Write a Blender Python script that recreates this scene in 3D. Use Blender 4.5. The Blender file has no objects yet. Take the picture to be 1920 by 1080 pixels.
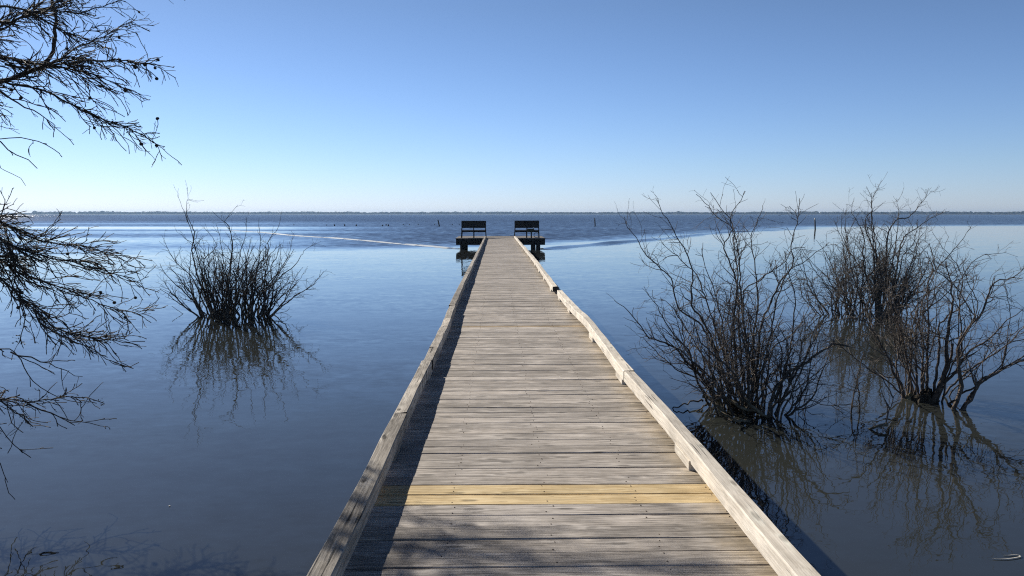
import bpy, math, random
import numpy as np
from mathutils import Vector, Matrix

R = math.radians
random.seed(7)
rng = np.random.default_rng(7)
scene = bpy.context.scene
COL = scene.collection

# ------------------------------------------------------------------ camera
F_PX, W_PX, H_PX = 1450.0, 1920.0, 1080.0
CAM_Z = 2.2                      # eye 1.5 m above a deck that lies 0.7 m above the water
DECK = 0.70
PITCH = math.atan(139.0 / F_PX)
YAW = math.atan(28.0 * math.cos(PITCH) / F_PX)
cam_d = bpy.data.cameras.new('camera')
cam = bpy.data.objects.new('camera', cam_d)
COL.objects.link(cam)
cam_d.sensor_width = 36.0
cam_d.lens = F_PX / W_PX * 36.0
cam_d.clip_start = 0.05
cam_d.clip_end = 20000
cam.location = (0, 0, CAM_Z)
cam.rotation_euler = (R(90) - PITCH, 0, -YAW)
scene.camera = cam

_f = Vector((math.sin(YAW) * math.cos(PITCH), math.cos(YAW) * math.cos(PITCH), -math.sin(PITCH)))
_r = Vector((math.cos(YAW), -math.sin(YAW), 0))
_u = Vector((math.sin(YAW) * math.sin(PITCH), math.cos(YAW) * math.sin(PITCH), math.cos(PITCH)))


def ray(x, y):
    return _f * F_PX + _r * (x - 960.0) + _u * (540.0 - y)


def at(x, y, Y):
    """surveyed point at distance Y along the pier direction"""
    d = ray(x, y)
    s = Y / d.y
    return Vector((d.x * s, Y, CAM_Z + d.z * s))


def on(x, y, z=0.0):
    """surveyed point on the level plane z"""
    d = ray(x, y)
    s = (z - CAM_Z) / d.z
    return Vector((d.x * s, d.y * s, z))


# ------------------------------------------------------------------ object helpers
def tag(o, label=None, cat=None, group=None, kind=None):
    if label: o['label'] = label
    if cat: o['category'] = cat
    if group: o['group'] = group
    if kind: o['kind'] = kind
    return o


def thing(name, loc, label, cat, group=None):
    o = bpy.data.objects.new(name, None)
    o.empty_display_size = 0.2
    COL.objects.link(o)
    o.location = loc
    return tag(o, label, cat, group)


def root_loc(p):
    while p.parent is not None:
        p = p.parent
    return np.array(p.location)


class MB:
    """collects geometry (world coordinates) for ONE mesh object"""

    def __init__(self):
        self.v, self.f, self.m, self.rnd = [], [], [], []

    def add(self, verts, faces, mat=0, rnd=0.5):
        o = len(self.v)
        self.v.extend([tuple(p) for p in verts])
        self.f.extend([tuple(i + o for i in f) for f in faces])
        self.m.extend([mat] * len(faces))
        self.rnd.extend([rnd] * len(verts))

    def box(self, x0, x1, y0, y1, z0, z1, ch=0.0, mat=0, rnd=0.5, M=None):
        """box with chamfered edges (octagonal profile along the longest axis)"""
        d = [x1 - x0, y1 - y0, z1 - z0]
        ax = d.index(max(d))
        o = [(1, 2), (2, 0), (0, 1)][ax]
        lo, hi = (x0, y0, z0), (x1, y1, z1)
        a0, a1, b0, b1 = lo[o[0]], hi[o[0]], lo[o[1]], hi[o[1]]
        if ch > 0:
            pr = [(a0 + ch, b0), (a1 - ch, b0), (a1, b0 + ch), (a1, b1 - ch),
                  (a1 - ch, b1), (a0 + ch, b1), (a0, b1 - ch), (a0, b0 + ch)]
        else:
            pr = [(a0, b0), (a1, b0), (a1, b1), (a0, b1)]
        n = len(pr)
        vs = []
        for e in (lo[ax], hi[ax]):
            for a, b in pr:
                p = [0, 0, 0]
                p[ax], p[o[0]], p[o[1]] = e, a, b
                vs.append(Vector(p) if M is None else M @ Vector(p))
        fs = [(i, (i + 1) % n, n + (i + 1) % n, n + i) for i in range(n)]
        fs += [tuple(range(n - 1, -1, -1)), tuple(range(n, 2 * n))]
        self.add(vs, fs, mat, rnd)

    def lathe(self, prof, n, M, mat=0, rnd=0.5, jit=0.0):
        """prof: (r, z) list; closed with caps"""
        vs = []
        for r, z in prof:
            for k in range(n):
                a = 2 * math.pi * k / n
                rr = r * (1 + random.uniform(-jit, jit))
                vs.append(M @ Vector((rr * math.cos(a), rr * math.sin(a), z)))
        fs = []
        for j in range(len(prof) - 1):
            for k in range(n):
                k2 = (k + 1) % n
                fs.append((j * n + k, j * n + k2, (j + 1) * n + k2, (j + 1) * n + k))
        fs.append(tuple(range(n - 1, -1, -1)))
        t = (len(prof) - 1) * n
        fs.append(tuple(range(t, t + n)))
        self.add(vs, fs, mat, rnd)

    def build(self, name, mats, parent=None, smooth=False):
        me = bpy.data.meshes.new(name)
        v = self.v
        if parent is not None:
            L = root_loc(parent)
            v = [(a - L[0], b - L[1], c - L[2]) for a, b, c in v]
        me.from_pydata(v, [], self.f)
        mats = mats if isinstance(mats, (list, tuple)) else [mats]
        for m in mats:
            me.materials.append(m)
        me.polygons.foreach_set('material_index', self.m)
        if smooth:
            me.polygons.foreach_set('use_smooth', [True] * len(self.f))
        at_ = me.attributes.new('rnd', 'FLOAT', 'POINT')
        at_.data.foreach_set('value', self.rnd)
        me.update()
        o = bpy.data.objects.new(name, me)
        COL.objects.link(o)
        if parent is not None:
            o.parent = parent
        return o


# ------------------------------------------------------------------ branch tubes
class Tubes:
    """many tapering tubes -> ONE mesh"""

    def __init__(self):
        self.p = []            # (pts list, radii list, sides)

    def add(self, pts, rad, sides=4):
        if len(pts) > 1:
            self.p.append((pts, rad, sides))

    def build(self, name, mat, parent):
        L = root_loc(parent)
        groups = {}
        for pts, rad, s in self.p:
            groups.setdefault((len(pts), s), []).append((pts, rad))
        V, Q, off = [], [], 0
        for (K, S), items in groups.items():
            P = np.array([[tuple(q) for q in it[0]] for it in items], dtype=np.float64)
            Rr = np.array([it[1] for it in items], dtype=np.float64)
            T = np.gradient(P, axis=1)
            T /= np.linalg.norm(T, axis=2, keepdims=True) + 1e-9
            ref = np.where(np.abs(T[:, :1, 2:3]) > 0.85, np.array([[[1.0, 0.05, 0]]]), np.array([[[0.07, 0.03, 1.0]]]))
            ref = np.broadcast_to(ref, T.shape)
            U = np.cross(T, ref)
            U /= np.linalg.norm(U, axis=2, keepdims=True) + 1e-9
            Wv = np.cross(T, U)
            a = np.arange(S) * 2 * math.pi / S
            ring = (U[:, :, None, :] * np.cos(a)[None, None, :, None] + Wv[:, :, None, :] * np.sin(a)[None, None, :, None])
            X = P[:, :, None, :] + ring * Rr[:, :, None, None]
            N = len(items)
            V.append(X.reshape(-1, 3))
            base = off + np.arange(N)[:, None, None] * K * S
            j = np.arange(K - 1)[None, :, None] * S
            k = np.arange(S)[None, None, :]
            k2 = (k + 1) % S
            q = np.stack([base + j + k, base + j + k2, base + j + S + k2, base + j + S + k], axis=-1)
            Q.append(q.reshape(-1, 4))
            off += N * K * S
        V = np.concatenate(V) - L
        Q = np.concatenate(Q)
        me = bpy.data.meshes.new(name)
        me.vertices.add(len(V)); me.vertices.foreach_set('co', V.ravel())
        me.loops.add(Q.size); me.loops.foreach_set('vertex_index', Q.ravel().astype(np.int32))
        me.polygons.add(len(Q))
        me.polygons.foreach_set('loop_start', (np.arange(len(Q)) * 4).astype(np.int32))
        me.polygons.foreach_set('use_smooth', np.ones(len(Q), dtype=bool))
        me.update(calc_edges=True)
        me.materials.append(mat)
        o = bpy.data.objects.new(name, me)
        COL.objects.link(o)
        o.parent = parent
        return o


def resample(pts, step, wob=0.0):
    """smooth a coarse polyline (Catmull-Rom) to about one point every step metres"""
    n = len(pts)
    out = []
    for i in range(n - 1):
        p0, p1, p2, p3 = pts[max(i - 1, 0)], pts[i], pts[i + 1], pts[min(i + 2, n - 1)]
        m = max(1, int((p2 - p1).length / step + 0.5))
        for k in range(m):
            t = k / m
            q = 0.5 * ((2 * p1) + (p2 - p0) * t + (2 * p0 - 5 * p1 + 4 * p2 - p3) * t * t + (3 * p1 - p0 - 3 * p2 + p3) * t ** 3)
            if wob and out:
                q = q + Vector((random.gauss(0, wob), random.gauss(0, wob), random.gauss(0, wob)))
            out.append(q)
    out.append(pts[-1].copy())
    return out


def plen(pts):
    return sum((pts[i + 1] - pts[i]).length for i in range(len(pts) - 1))


def rand_perp(t):
    v = Vector((random.gauss(0, 1), random.gauss(0, 1), random.gauss(0, 1)))
    v -= t * v.dot(t)
    return v.normalized() if v.length > 1e-6 else Vector((1, 0, 0))


def sprout(parent, rad, per_m, t0, len_lo, len_hi, ang_lo, ang_hi, trop, wig, segs, rf, rtip, taper_len=0.5, rmax=9):
    """side shoots along a path; returns [(pts, radii)]"""
    L = plen(parent)
    n = int(L * (1 - t0) * per_m + random.random())
    out = []
    K = len(parent) - 1
    for _ in range(n):
        t = t0 + (1 - t0) * random.random()
        s = t * K
        i = min(int(s), K - 1)
        fr = s - i
        p = parent[i].lerp(parent[i + 1], fr)
        tg = (parent[i + 1] - parent[i]).normalized()
        r0 = min((rad[i] * (1 - fr) + rad[i + 1] * fr) * rf, rmax)
        a = R(random.uniform(ang_lo, ang_hi))
        d = (tg * math.cos(a) + rand_perp(tg) * math.sin(a)).normalized()
        ln = random.uniform(len_lo, len_hi) * (1 - taper_len * t)
        st = ln / segs
        pts, rr = [p], [r0]
        for k in range(segs):
            d = (d + trop * (st * 2.2) + Vector((random.gauss(0, wig), random.gauss(0, wig), random.gauss(0, wig)))).normalized()
            p = p + d * st
            pts.append(p)
            rr.append(r0 + (rtip - r0) * (k + 1) / segs)
        out.append((pts, rr))
    return out


def radii(n, r0, r1, pw=0.8):
    return [r0 + (r1 - r0) * (i / max(1, n - 1)) ** pw for i in range(n)]


# ------------------------------------------------------------------ node helpers
def mat_new(name):
    m = bpy.data.materials.new(name)
    m.use_nodes = True
    nt = m.node_tree
    nt.nodes.clear()
    out = nt.nodes.new('ShaderNodeOutputMaterial')
    return m, nt, out


class NT:
    def __init__(self, nt):
        self.nt = nt

    def n(self, t, **kw):
        nd = self.nt.nodes.new(t)
        for k, v in kw.items():
            setattr(nd, k, v)
        return nd

    def set(self, sock, v):
        if hasattr(v, 'is_linked') or isinstance(v, bpy.types.NodeSocket):
            self.nt.links.new(v, sock)
        else:
            if sock.type == 'RGBA' and not isinstance(v, (int, float)) and len(v) == 3:
                v = (*v, 1)
            sock.default_value = v

    def math(self, op, a, b=0.0, c=0.0, clamp=False):
        nd = self.n('ShaderNodeMath', operation=op, use_clamp=clamp)
        for i, v in enumerate((a, b, c)):
            self.set(nd.inputs[i], v)
        return nd.outputs[0]

    def vmath(self, op, a, b=(0, 0, 0), scale=None):
        nd = self.n('ShaderNodeVectorMath', operation=op)
        self.set(nd.inputs[0], a)
        if op == 'SCALE':
            self.set(nd.inputs['Scale'], scale)
        else:
            self.set(nd.inputs[1], b)
        return nd.outputs[0]

    def noise(self, vec, scale, detail=2.0, rough=0.5, dist=0.0, col=False):
        nd = self.n('ShaderNodeTexNoise')
        self.set(nd.inputs['Vector'], vec)
        self.set(nd.inputs['Scale'], scale)
        nd.inputs['Detail'].default_value = detail
        nd.inputs['Roughness'].default_value = rough
        nd.inputs['Distortion'].default_value = dist
        return nd.outputs['Color' if col else 'Fac']

    def ramp(self, fac, stops, interp='LINEAR'):
        nd = self.n('ShaderNodeValToRGB')
        cr = nd.color_ramp
        cr.interpolation = interp
        while len(cr.elements) < len(stops):
            cr.elements.new(0.5)
        for e, (p, c) in zip(cr.elements, stops):
            e.position = p
            e.color = (c, c, c, 1) if isinstance(c, (int, float)) else (*c, 1)
        self.set(nd.inputs[0], fac)
        return nd.outputs[0]

    def mix(self, fac, a, b, mode='MIX'):
        nd = self.n('ShaderNodeMix', data_type='RGBA', blend_type=mode)
        self.set(nd.inputs[0], fac)
        self.set(nd.inputs[6], a)
        self.set(nd.inputs[7], b)
        return nd.outputs[2]

    def maprange(self, v, a, b, c=0.0, d=1.0):
        nd = self.n('ShaderNodeMapRange')
        for i, x in enumerate((v, a, b, c, d)):
            self.set(nd.inputs[i], x)
        return nd.outputs[0]


# ------------------------------------------------------------------ materials
def wood_mat(name, dark, mid, light, axis='X', crack=0.6, knot=0.8, bump=0.5, stain=None, rough=0.85, var=0.45, mottle=0.5, fleck=1.0, streak=0.6):
    m, nt, out = mat_new(name)
    q = NT(nt)
    tc = q.n('ShaderNodeTexCoord')
    at_ = q.n('ShaderNodeAttribute', attribute_name='rnd')
    rnd = at_.outputs['Fac']
    shift = q.vmath('SCALE', (41.3, 17.9, 29.1), scale=rnd)
    co = q.vmath('ADD', tc.outputs['Object'], shift)
    s = (1.9, 26, 26) if axis == 'X' else (26, 1.9, 26)
    s2 = (3.2, 90, 90) if axis == 'X' else (90, 3.2, 90)
    wv = q.vmath('MULTIPLY', co, s)
    # slight waviness of the grain round knots
    warp = q.vmath('SCALE', q.noise(co, 3.0, 2, col=True), scale=1.3)
    wv = q.vmath('ADD', wv, warp)
    grain = q.noise(wv, 1.6, 7, 0.68)
    fine = q.noise(q.vmath('ADD', q.vmath('MULTIPLY', co, s2), warp), 1.4, 4, 0.6)
    blot = q.noise(co, 2.3, 5, 0.6)
    col = q.ramp(grain, [(0.31, dark), (0.49, mid), (0.68, light)])
    col = q.mix(streak, col, q.ramp(fine, [(0.37, tuple(c * 0.65 for c in dark)), (0.49, mid), (0.62, tuple(min(1, c * 1.1) for c in light))]))
    # weather mottling and plank to plank differences
    k = q.math('MULTIPLY_ADD', q.ramp(blot, [(0.36, 0.0), (0.64, 1.0)]), mottle, 1 - mottle * 0.5)
    k = q.math('MULTIPLY', k, q.math('MULTIPLY_ADD', rnd, var, 1 - var * 0.5))
    col = q.mix(1.0, col, k, 'MULTIPLY')
    col = q.mix(q.ramp(q.noise(co, 0.9, 3), [(0.45, 0.0), (0.75, 0.22)]), col,
                q.mix(1.0, col, (1.08, 0.98, 0.84), 'MULTIPLY'))
    # short dark flecks, dirt and raised fibres
    fl = q.noise(q.vmath('MULTIPLY', co, (9, 60, 60) if axis == 'X' else (60, 9, 60)), 1.0, 4, 0.7)
    col = q.mix(q.math('MULTIPLY', q.ramp(fl, [(0.57, 0.0), (0.68, 1.0)]), 0.55 * fleck), col, tuple(c * 0.45 for c in dark))
    col = q.mix(q.math('MULTIPLY', q.ramp(fl, [(0.30, 1.0), (0.40, 0.0)]), 0.5 * fleck), col, tuple(min(1, c * 1.2) for c in light))
    # drying cracks
    cr = q.noise(q.vmath('MULTIPLY', co, (0.8, 70, 70) if axis == 'X' else (70, 0.8, 70)), 1.0, 3, 0.5)
    crk = q.ramp(cr, [(0.335, 1.0), (0.385, 0.0)])
    patch = q.ramp(q.noise(co, 3.1, 2), [(0.42, 0.0), (0.6, 1.0)])
    crk = q.math('MULTIPLY', crk, q.math('MULTIPLY', patch, crack))
    col = q.mix(crk, col, tuple(c * 0.12 for c in dark))
    # knots: stretched cells, dark core with pale silvery flare
    kv = q.vmath('MULTIPLY', co, (2.6, 8.5, 8.5) if axis == 'X' else (8.5, 2.6, 8.5))
    kv = q.vmath('ADD', kv, q.vmath('SCALE', q.noise(co, 9, 2, col=True), scale=0.22))
    vo = q.n('ShaderNodeTexVoronoi', feature='F1', voronoi_dimensions='2D')
    q.set(vo.inputs['Vector'], kv)
    vo.inputs['Scale'].default_value = 0.9
    pick = q.math('GREATER_THAN', q.n('ShaderNodeSeparateColor').outputs[0], 0.45)
    sc = [n for n in nt.nodes if n.bl_idname == 'ShaderNodeSeparateColor'][0]
    q.set(sc.inputs[0], vo.outputs['Color'])
    flare = q.math('MULTIPLY', q.ramp(vo.outputs['Distance'], [(0.12, 1.0), (0.36, 0.0)]), pick)
    core = q.math('MULTIPLY', q.ramp(vo.outputs['Distance'], [(0.07, 1.0), (0.14, 0.0)]), pick)
    flare = q.math('MULTIPLY', flare, q.ramp(q.noise(wv, 2.2, 3), [(0.46, 0.0), (0.6, 1.0)]))
    col = q.mix(q.math('MULTIPLY', flare, 0.8 * knot), col, tuple(min(1, c * 1.35) for c in light))
    col = q.mix(q.math('MULTIPLY', core, q.math('MULTIPLY', q.ramp(fine, [(0.35, 1.0), (0.65, 0.35)]), knot)), col, tuple(c * 0.2 for c in dark))
    if stain:                                       # tannin / rust stain strip along one side of the deck
        sp = q.n('ShaderNodeSeparateXYZ')
        q.set(sp.inputs[0], tc.outputs['Object'])
        e = q.math('ADD', sp.outputs[0], q.math('MULTIPLY', q.noise(co, 7, 4, 0.7), 0.34))
        f = q.maprange(e, stain[0], stain[1])
        f = q.math('MULTIPLY', f, stain[3])
        col = q.mix(f, col, q.mix(1.0, col, stain[2], 'MULTIPLY'))
    b = q.n('ShaderNodeBsdfPrincipled')
    q.set(b.inputs['Base Color'], col)
    b.inputs['Roughness'].default_value = rough
    b.inputs['Specular IOR Level'].default_value = 0.25
    h = q.math('SUBTRACT', q.math('ADD', q.math('MULTIPLY', grain, 0.5), q.math('MULTIPLY', fine, 0.6)), q.math('MULTIPLY', crk, 1.5))
    bp = q.n('ShaderNodeBump')
    bp.inputs['Strength'].default_value = bump
    bp.inputs['Distance'].default_value = 0.006
    q.set(bp.inputs['Height'], h)
    q.set(b.inputs['Normal'], bp.outputs[0])
    nt.links.new(b.outputs[0], out.inputs[0])
    return m


M_DECK = wood_mat('weathered_decking', (0.22, 0.198, 0.176), (0.395, 0.358, 0.322), (0.57, 0.525, 0.478), 'X',
                  stain=(0.88, 1.10, (0.80, 0.70, 0.50), 0.75), var=0.42)
M_NEW = wood_mat('fresh_yellow_pine', (0.50, 0.36, 0.18), (0.66, 0.50, 0.27), (0.75, 0.62, 0.40), 'X', crack=0.5, knot=0.8, bump=0.3, var=0.2, mottle=0.3)
M_TAN = wood_mat('half_weathered_pine', (0.22, 0.17, 0.11), (0.40, 0.31, 0.20), (0.50, 0.40, 0.28), 'X', crack=0.5, knot=0.8, bump=0.4, var=0.1)
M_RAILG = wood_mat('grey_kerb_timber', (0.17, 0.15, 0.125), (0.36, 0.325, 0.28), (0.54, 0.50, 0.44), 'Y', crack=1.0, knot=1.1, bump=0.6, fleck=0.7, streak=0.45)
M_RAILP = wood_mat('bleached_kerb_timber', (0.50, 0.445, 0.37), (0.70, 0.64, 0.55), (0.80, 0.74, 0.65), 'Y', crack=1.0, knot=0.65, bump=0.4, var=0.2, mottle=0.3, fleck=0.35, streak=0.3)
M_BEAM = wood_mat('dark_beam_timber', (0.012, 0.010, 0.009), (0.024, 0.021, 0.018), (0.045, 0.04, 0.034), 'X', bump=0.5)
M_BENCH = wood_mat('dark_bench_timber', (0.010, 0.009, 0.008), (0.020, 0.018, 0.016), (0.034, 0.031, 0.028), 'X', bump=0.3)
M_PLAT = wood_mat('platform_decking', (0.13, 0.115, 0.10), (0.25, 0.225, 0.20), (0.36, 0.33, 0.295), 'X')


def simple_mat(name, c0, c1, scale, rough=0.8, detail=4, bump=0.0, spec=0.3, metal=0.0):
    m, nt, out = mat_new(name)
    q = NT(nt)
    tc = q.n('ShaderNodeTexCoord')
    nz = q.noise(tc.outputs['Object'], scale, detail, 0.65)
    b = q.n('ShaderNodeBsdfPrincipled')
    q.set(b.inputs['Base Color'], q.ramp(nz, [(0.3, c0), (0.7, c1)]))
    b.inputs['Roughness'].default_value = rough
    b.inputs['Metallic'].default_value = metal
    b.inputs['Specular IOR Level'].default_value = spec
    if bump:
        bp = q.n('ShaderNodeBump')
        bp.inputs['Strength'].default_value = bump
        bp.inputs['Distance'].default_value = 0.01
        q.set(bp.inputs['Height'], nz)
        q.set(b.inputs['Normal'], bp.outputs[0])
    nt.links.new(b.outputs[0], out.inputs[0])
    return m


M_END = simple_mat('shade_painted_end_grain', (0.015, 0.012, 0.010), (0.06, 0.05, 0.042), 40, 0.95)  # aged end grain, shade of the end faces painted into its colour
M_NAIL = simple_mat('nail_rust', (0.04, 0.032, 0.026), (0.14, 0.095, 0.065), 30, 0.7)
M_BARK = simple_mat('shrub_bark', (0.030, 0.025, 0.021), (0.16, 0.14, 0.118), 26, 0.85, bump=0.6)
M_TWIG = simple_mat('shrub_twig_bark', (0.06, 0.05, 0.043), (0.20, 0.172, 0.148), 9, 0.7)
M_TWIGD = simple_mat('shade_darkened_shrub_twig', (0.02, 0.018, 0.016), (0.065, 0.056, 0.05), 9, 0.75)  # twig bark darkened in colour to look backlit
M_TRUNKC = simple_mat('reddish_shrub_bark', (0.04, 0.03, 0.024), (0.19, 0.15, 0.12), 22, 0.85, bump=0.6)
M_ROOT = simple_mat('dry_root', (0.05, 0.042, 0.03), (0.26, 0.225, 0.16), 14, 0.9, bump=0.6)
M_MUCK = simple_mat('root_mat_muck', (0.018, 0.015, 0.011), (0.06, 0.05, 0.036), 18, 0.9, bump=0.8)
M_TAN_MAT = simple_mat('dry_wrack', (0.12, 0.10, 0.055), (0.42, 0.36, 0.22), 20, 0.9, bump=0.8)
M_CBARK = simple_mat('cypress_bark', (0.030, 0.024, 0.02), (0.10, 0.08, 0.064), 18, 0.85, bump=0.6)
M_CTWIG = simple_mat('cypress_twig', (0.035, 0.028, 0.023), (0.10, 0.08, 0.064), 12, 0.75)
M_CONE = simple_mat('cypress_cone', (0.02, 0.016, 0.013), (0.06, 0.045, 0.035), 80, 0.8)
M_LICHEN = simple_mat('grey_green_lichen', (0.03, 0.028, 0.02), (0.12, 0.11, 0.075), 40, 0.95)
M_FEATHER = simple_mat('pale_feather', (0.45, 0.43, 0.38), (0.7, 0.68, 0.62), 60, 0.7)
M_POST = simple_mat('stake_wood', (0.03, 0.027, 0.025), (0.09, 0.08, 0.07), 12, 0.85)
M_WHITE = simple_mat('white_paint', (0.6, 0.58, 0.54), (0.8, 0.79, 0.76), 8, 0.6)
M_TRAY = simple_mat('olive_board', (0.035, 0.033, 0.02), (0.07, 0.066, 0.042), 10, 0.7)
M_HOOP = simple_mat('pale_hoop', (0.30, 0.32, 0.35), (0.45, 0.47, 0.5), 10, 0.5)
M_SHORE = simple_mat('far_shore_soil', (0.04, 0.045, 0.03), (0.09, 0.085, 0.06), 0.02, 0.95)
M_WOODS = simple_mat('far_woods', (0.018, 0.025, 0.024), (0.05, 0.058, 0.05), 0.08, 0.95)


# water: still near the shore, wind-ruffled farther out
def water_material():
    m, nt, out = mat_new('lake_water')
    q = NT(nt)
    ge = q.n('ShaderNodeNewGeometry')
    P = ge.outputs['Position']
    sp = q.n('ShaderNodeSeparateXYZ')
    q.set(sp.inputs[0], P)
    X, Y = sp.outputs[0], sp.outputs[1]
    # line where the breeze starts to ruffle the surface, as a function of X
    xe = q.maprange(X, -100, 200)
    pts = [(-100, 30), (-45, 36), (-16, 44), (0, 54), (9, 64), (27, 92), (53, 128), (85, 140), (200, 165)]
    edge = q.math('MULTIPLY', q.ramp(xe, [((x + 100) / 300, y / 200) for x, y in pts]), 200)
    big = q.noise(q.vmath('MULTIPLY', P, (0.012, 0.07, 0)), 1.0, 3, 0.55)
    rel = q.math('DIVIDE', q.math('SUBTRACT', Y, edge), edge)
    rel = q.math('ADD', rel, q.math('MULTIPLY', q.math('SUBTRACT', big, 0.5), 0.18))
    ruf = q.maprange(rel, -0.05, 0.16)
    far = q.maprange(Y, 130, 260)
    az = q.math('DIVIDE', X, q.math('MAXIMUM', Y, 1))
    left = q.maprange(az, -0.08, -0.30)
    glit = q.math('MULTIPLY', q.maprange(az, -0.46, -0.63), q.maprange(Y, 200, 700))
    bands = q.ramp(q.noise(q.vmath('MULTIPLY', P, (0.006, 0.045, 0)), 1.0, 2, 0.5), [(0.38, 0.12), (0.62, 0.62)])
    calm = q.math('MULTIPLY', q.math('SUBTRACT', 1.0, far), q.math('MULTIPLY_ADD', left, 0.9, 0.22))
    bands = q.math('SUBTRACT', 1.0, q.math('MULTIPLY', q.math('SUBTRACT', 1.0, bands), calm))
    ruf = q.math('MULTIPLY', ruf, bands)
    # ripples: slope vectors, not heights, so they hold at any distance
    gust = q.ramp(q.noise(q.vmath('MULTIPLY', P, (0.10, 0.35, 0)), 1.0, 2), [(0.35, 0.35), (0.65, 1.0)])

    def slopes(scale, detail, amp, stretch=(1, 1, 1)):
        v = q.vmath('MULTIPLY', P, stretch)
        c = q.vmath('SUBTRACT', q.noise(v, scale, detail, 0.55, col=True), (0.5, 0.5, 0.5))
        c = q.vmath('MULTIPLY', c, (1, 1, 0))
        return q.vmath('SCALE', c, scale=amp)
    s = slopes(0.9, 1, 0.016, (0.5, 1, 1))
    s = q.vmath('ADD', s, slopes(5.0, 2, q.math('MULTIPLY', gust, 0.055), (0.6, 1, 1)))
    s = q.vmath('ADD', s, slopes(15.0, 1, q.math('MULTIPLY', gust, 0.035), (0.6, 1, 1)))
    s = q.vmath('ADD', s, slopes(2.1, 3, q.math('MULTIPLY', ruf, 0.62), (0.55, 1, 1)))
    s = q.vmath('ADD', s, slopes(0.13, 3, q.math('MULTIPLY', glit, 0.75), (0.7, 1, 1)))
    s = q.vmath('ADD', s, q.vmath('SCALE', (-0.05, -0.13, 0.0), scale=glit))
    # wind waves are steeper on the shoreward face
    s = q.vmath('ADD', s, q.vmath('SCALE', (0.03, -0.165, 0.0), scale=ruf))
    nrm = q.vmath('NORMALIZE', q.vmath('ADD', ge.outputs['Normal'], s))
    b = q.n('ShaderNodeBsdfPrincipled')
    silt = q.noise(P, 0.35, 3, 0.5)
    q.set(b.inputs['Base Color'], q.ramp(silt, [(0.3, (0.031, 0.035, 0.032)), (0.7, (0.040, 0.043, 0.039))]))
    q.set(b.inputs['Roughness'], q.math('MULTIPLY_ADD', q.math('MULTIPLY', ruf, q.math('MULTIPLY_ADD', glit, -0.7, 1.0)), 0.12, 0.012))
    b.inputs['IOR'].default_value = 1.45
    q.set(b.inputs['Normal'], nrm)
    nt.links.new(b.outputs[0], out.inputs[0])
    return m


M_WATER = water_material()


def foam_material():
    m, nt, out = mat_new('wake_foam')
    q = NT(nt)
    tc = q.n('ShaderNodeTexCoord')
    nz = q.noise(q.vmath('MULTIPLY', tc.outputs['Object'], (0.5, 0.5, 1)), 1.2, 4, 0.7)
    b = q.n('ShaderNodeBsdfPrincipled')
    f = q.ramp(nz, [(0.34, 0.0), (0.50, 1.0)])
    q.set(b.inputs['Base Color'], q.mix(f, (0.10, 0.12, 0.13), (0.45, 0.52, 0.60)))
    q.set(b.inputs['Roughness'], q.math('MULTIPLY_ADD', f, 0.6, 0.12))
    nt.links.new(b.outputs[0], out.inputs[0])
    return m


M_FOAM = foam_material()

# ------------------------------------------------------------------ light, sky, air
SKY_TINT = [(0.0, (.300, .362, .590)), (0.06, (.298, .354, .500)), (0.25, (.278, .304, .37)), (0.41, (.290, .308, .378)), (0.49, (.095, .110, .155)), (0.64, (.020, .026, .039)), (1.0, (.012, .016, .025))]  # zenith dimmed against shadow fill, unseen band lifted for water reflections
SUN_AZ, SUN_EL = R(-40), R(30)          # left of the pier, in front of the camera
sundir = Vector((math.sin(SUN_AZ) * math.cos(SUN_EL), math.cos(SUN_AZ) * math.cos(SUN_EL), math.sin(SUN_EL)))
world = bpy.data.worlds.new('World')
scene.world = world
world.use_nodes = True
wn = world.node_tree
wn.nodes.clear()
qw = NT(wn)
sky = qw.n('ShaderNodeTexSky', sky_type='NISHITA')
sky.sun_disc = False
sky.sun_elevation = SUN_EL
sky.sun_rotation = SUN_AZ
sky.altitude = 0
sky.air_density = 1.0
sky.dust_density = 0.08
sky.ozone_density = 3.0
# colour and brightness of the clear winter sky by height above the horizon (direction, not screen)
wtc = qw.n('ShaderNodeTexCoord')
wsp = qw.n('ShaderNodeSeparateXYZ')
qw.set(wsp.inputs[0], wtc.outputs['Generated'])
tint = qw.ramp(wsp.outputs[2], SKY_TINT)
skyc = qw.vmath('SCALE', qw.vmath('MULTIPLY', sky.outputs[0], tint), scale=2.0)
bg = qw.n('ShaderNodeBackground')
wo = qw.n('ShaderNodeOutputWorld')
wn.links.new(skyc, bg.inputs[0])
bg.inputs[1].default_value = 0.11
wn.links.new(bg.outputs[0], wo.inputs[0])
sl = bpy.data.lights.new('sun', 'SUN')
sl.energy = 5.0
sl.angle = R(0.53)
sl.color = (1.0, 0.93, 0.82)
so = bpy.data.objects.new('sun', sl)
COL.objects.link(so)
so.location = (-20, 24, 30)
so.rotation_euler = sundir.to_track_quat('Z', 'Y').to_euler()
scene.view_settings.view_transform = 'Standard'
scene.view_settings.look = 'None'
scene.view_settings.exposure = 0.2
scene.view_settings.gamma = 1.0
scene.cycles.filter_width = 1.15
scene.cycles.use_denoising = False         # keeps the twigs and the grain crisp
scene.cycles.use_adaptive_sampling = False
scene.cycles.max_bounces = 6
scene.cycles.volume_bounces = 0
scene.cycles.caustics_reflective = False
scene.cycles.caustics_refractive = False
scene.cycles.sample_clamp_direct = 12.0
scene.cycles.sample_clamp_indirect = 4.0

# ------------------------------------------------------------------ setting: water, far shore, haze
RW = 2600.0


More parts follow.
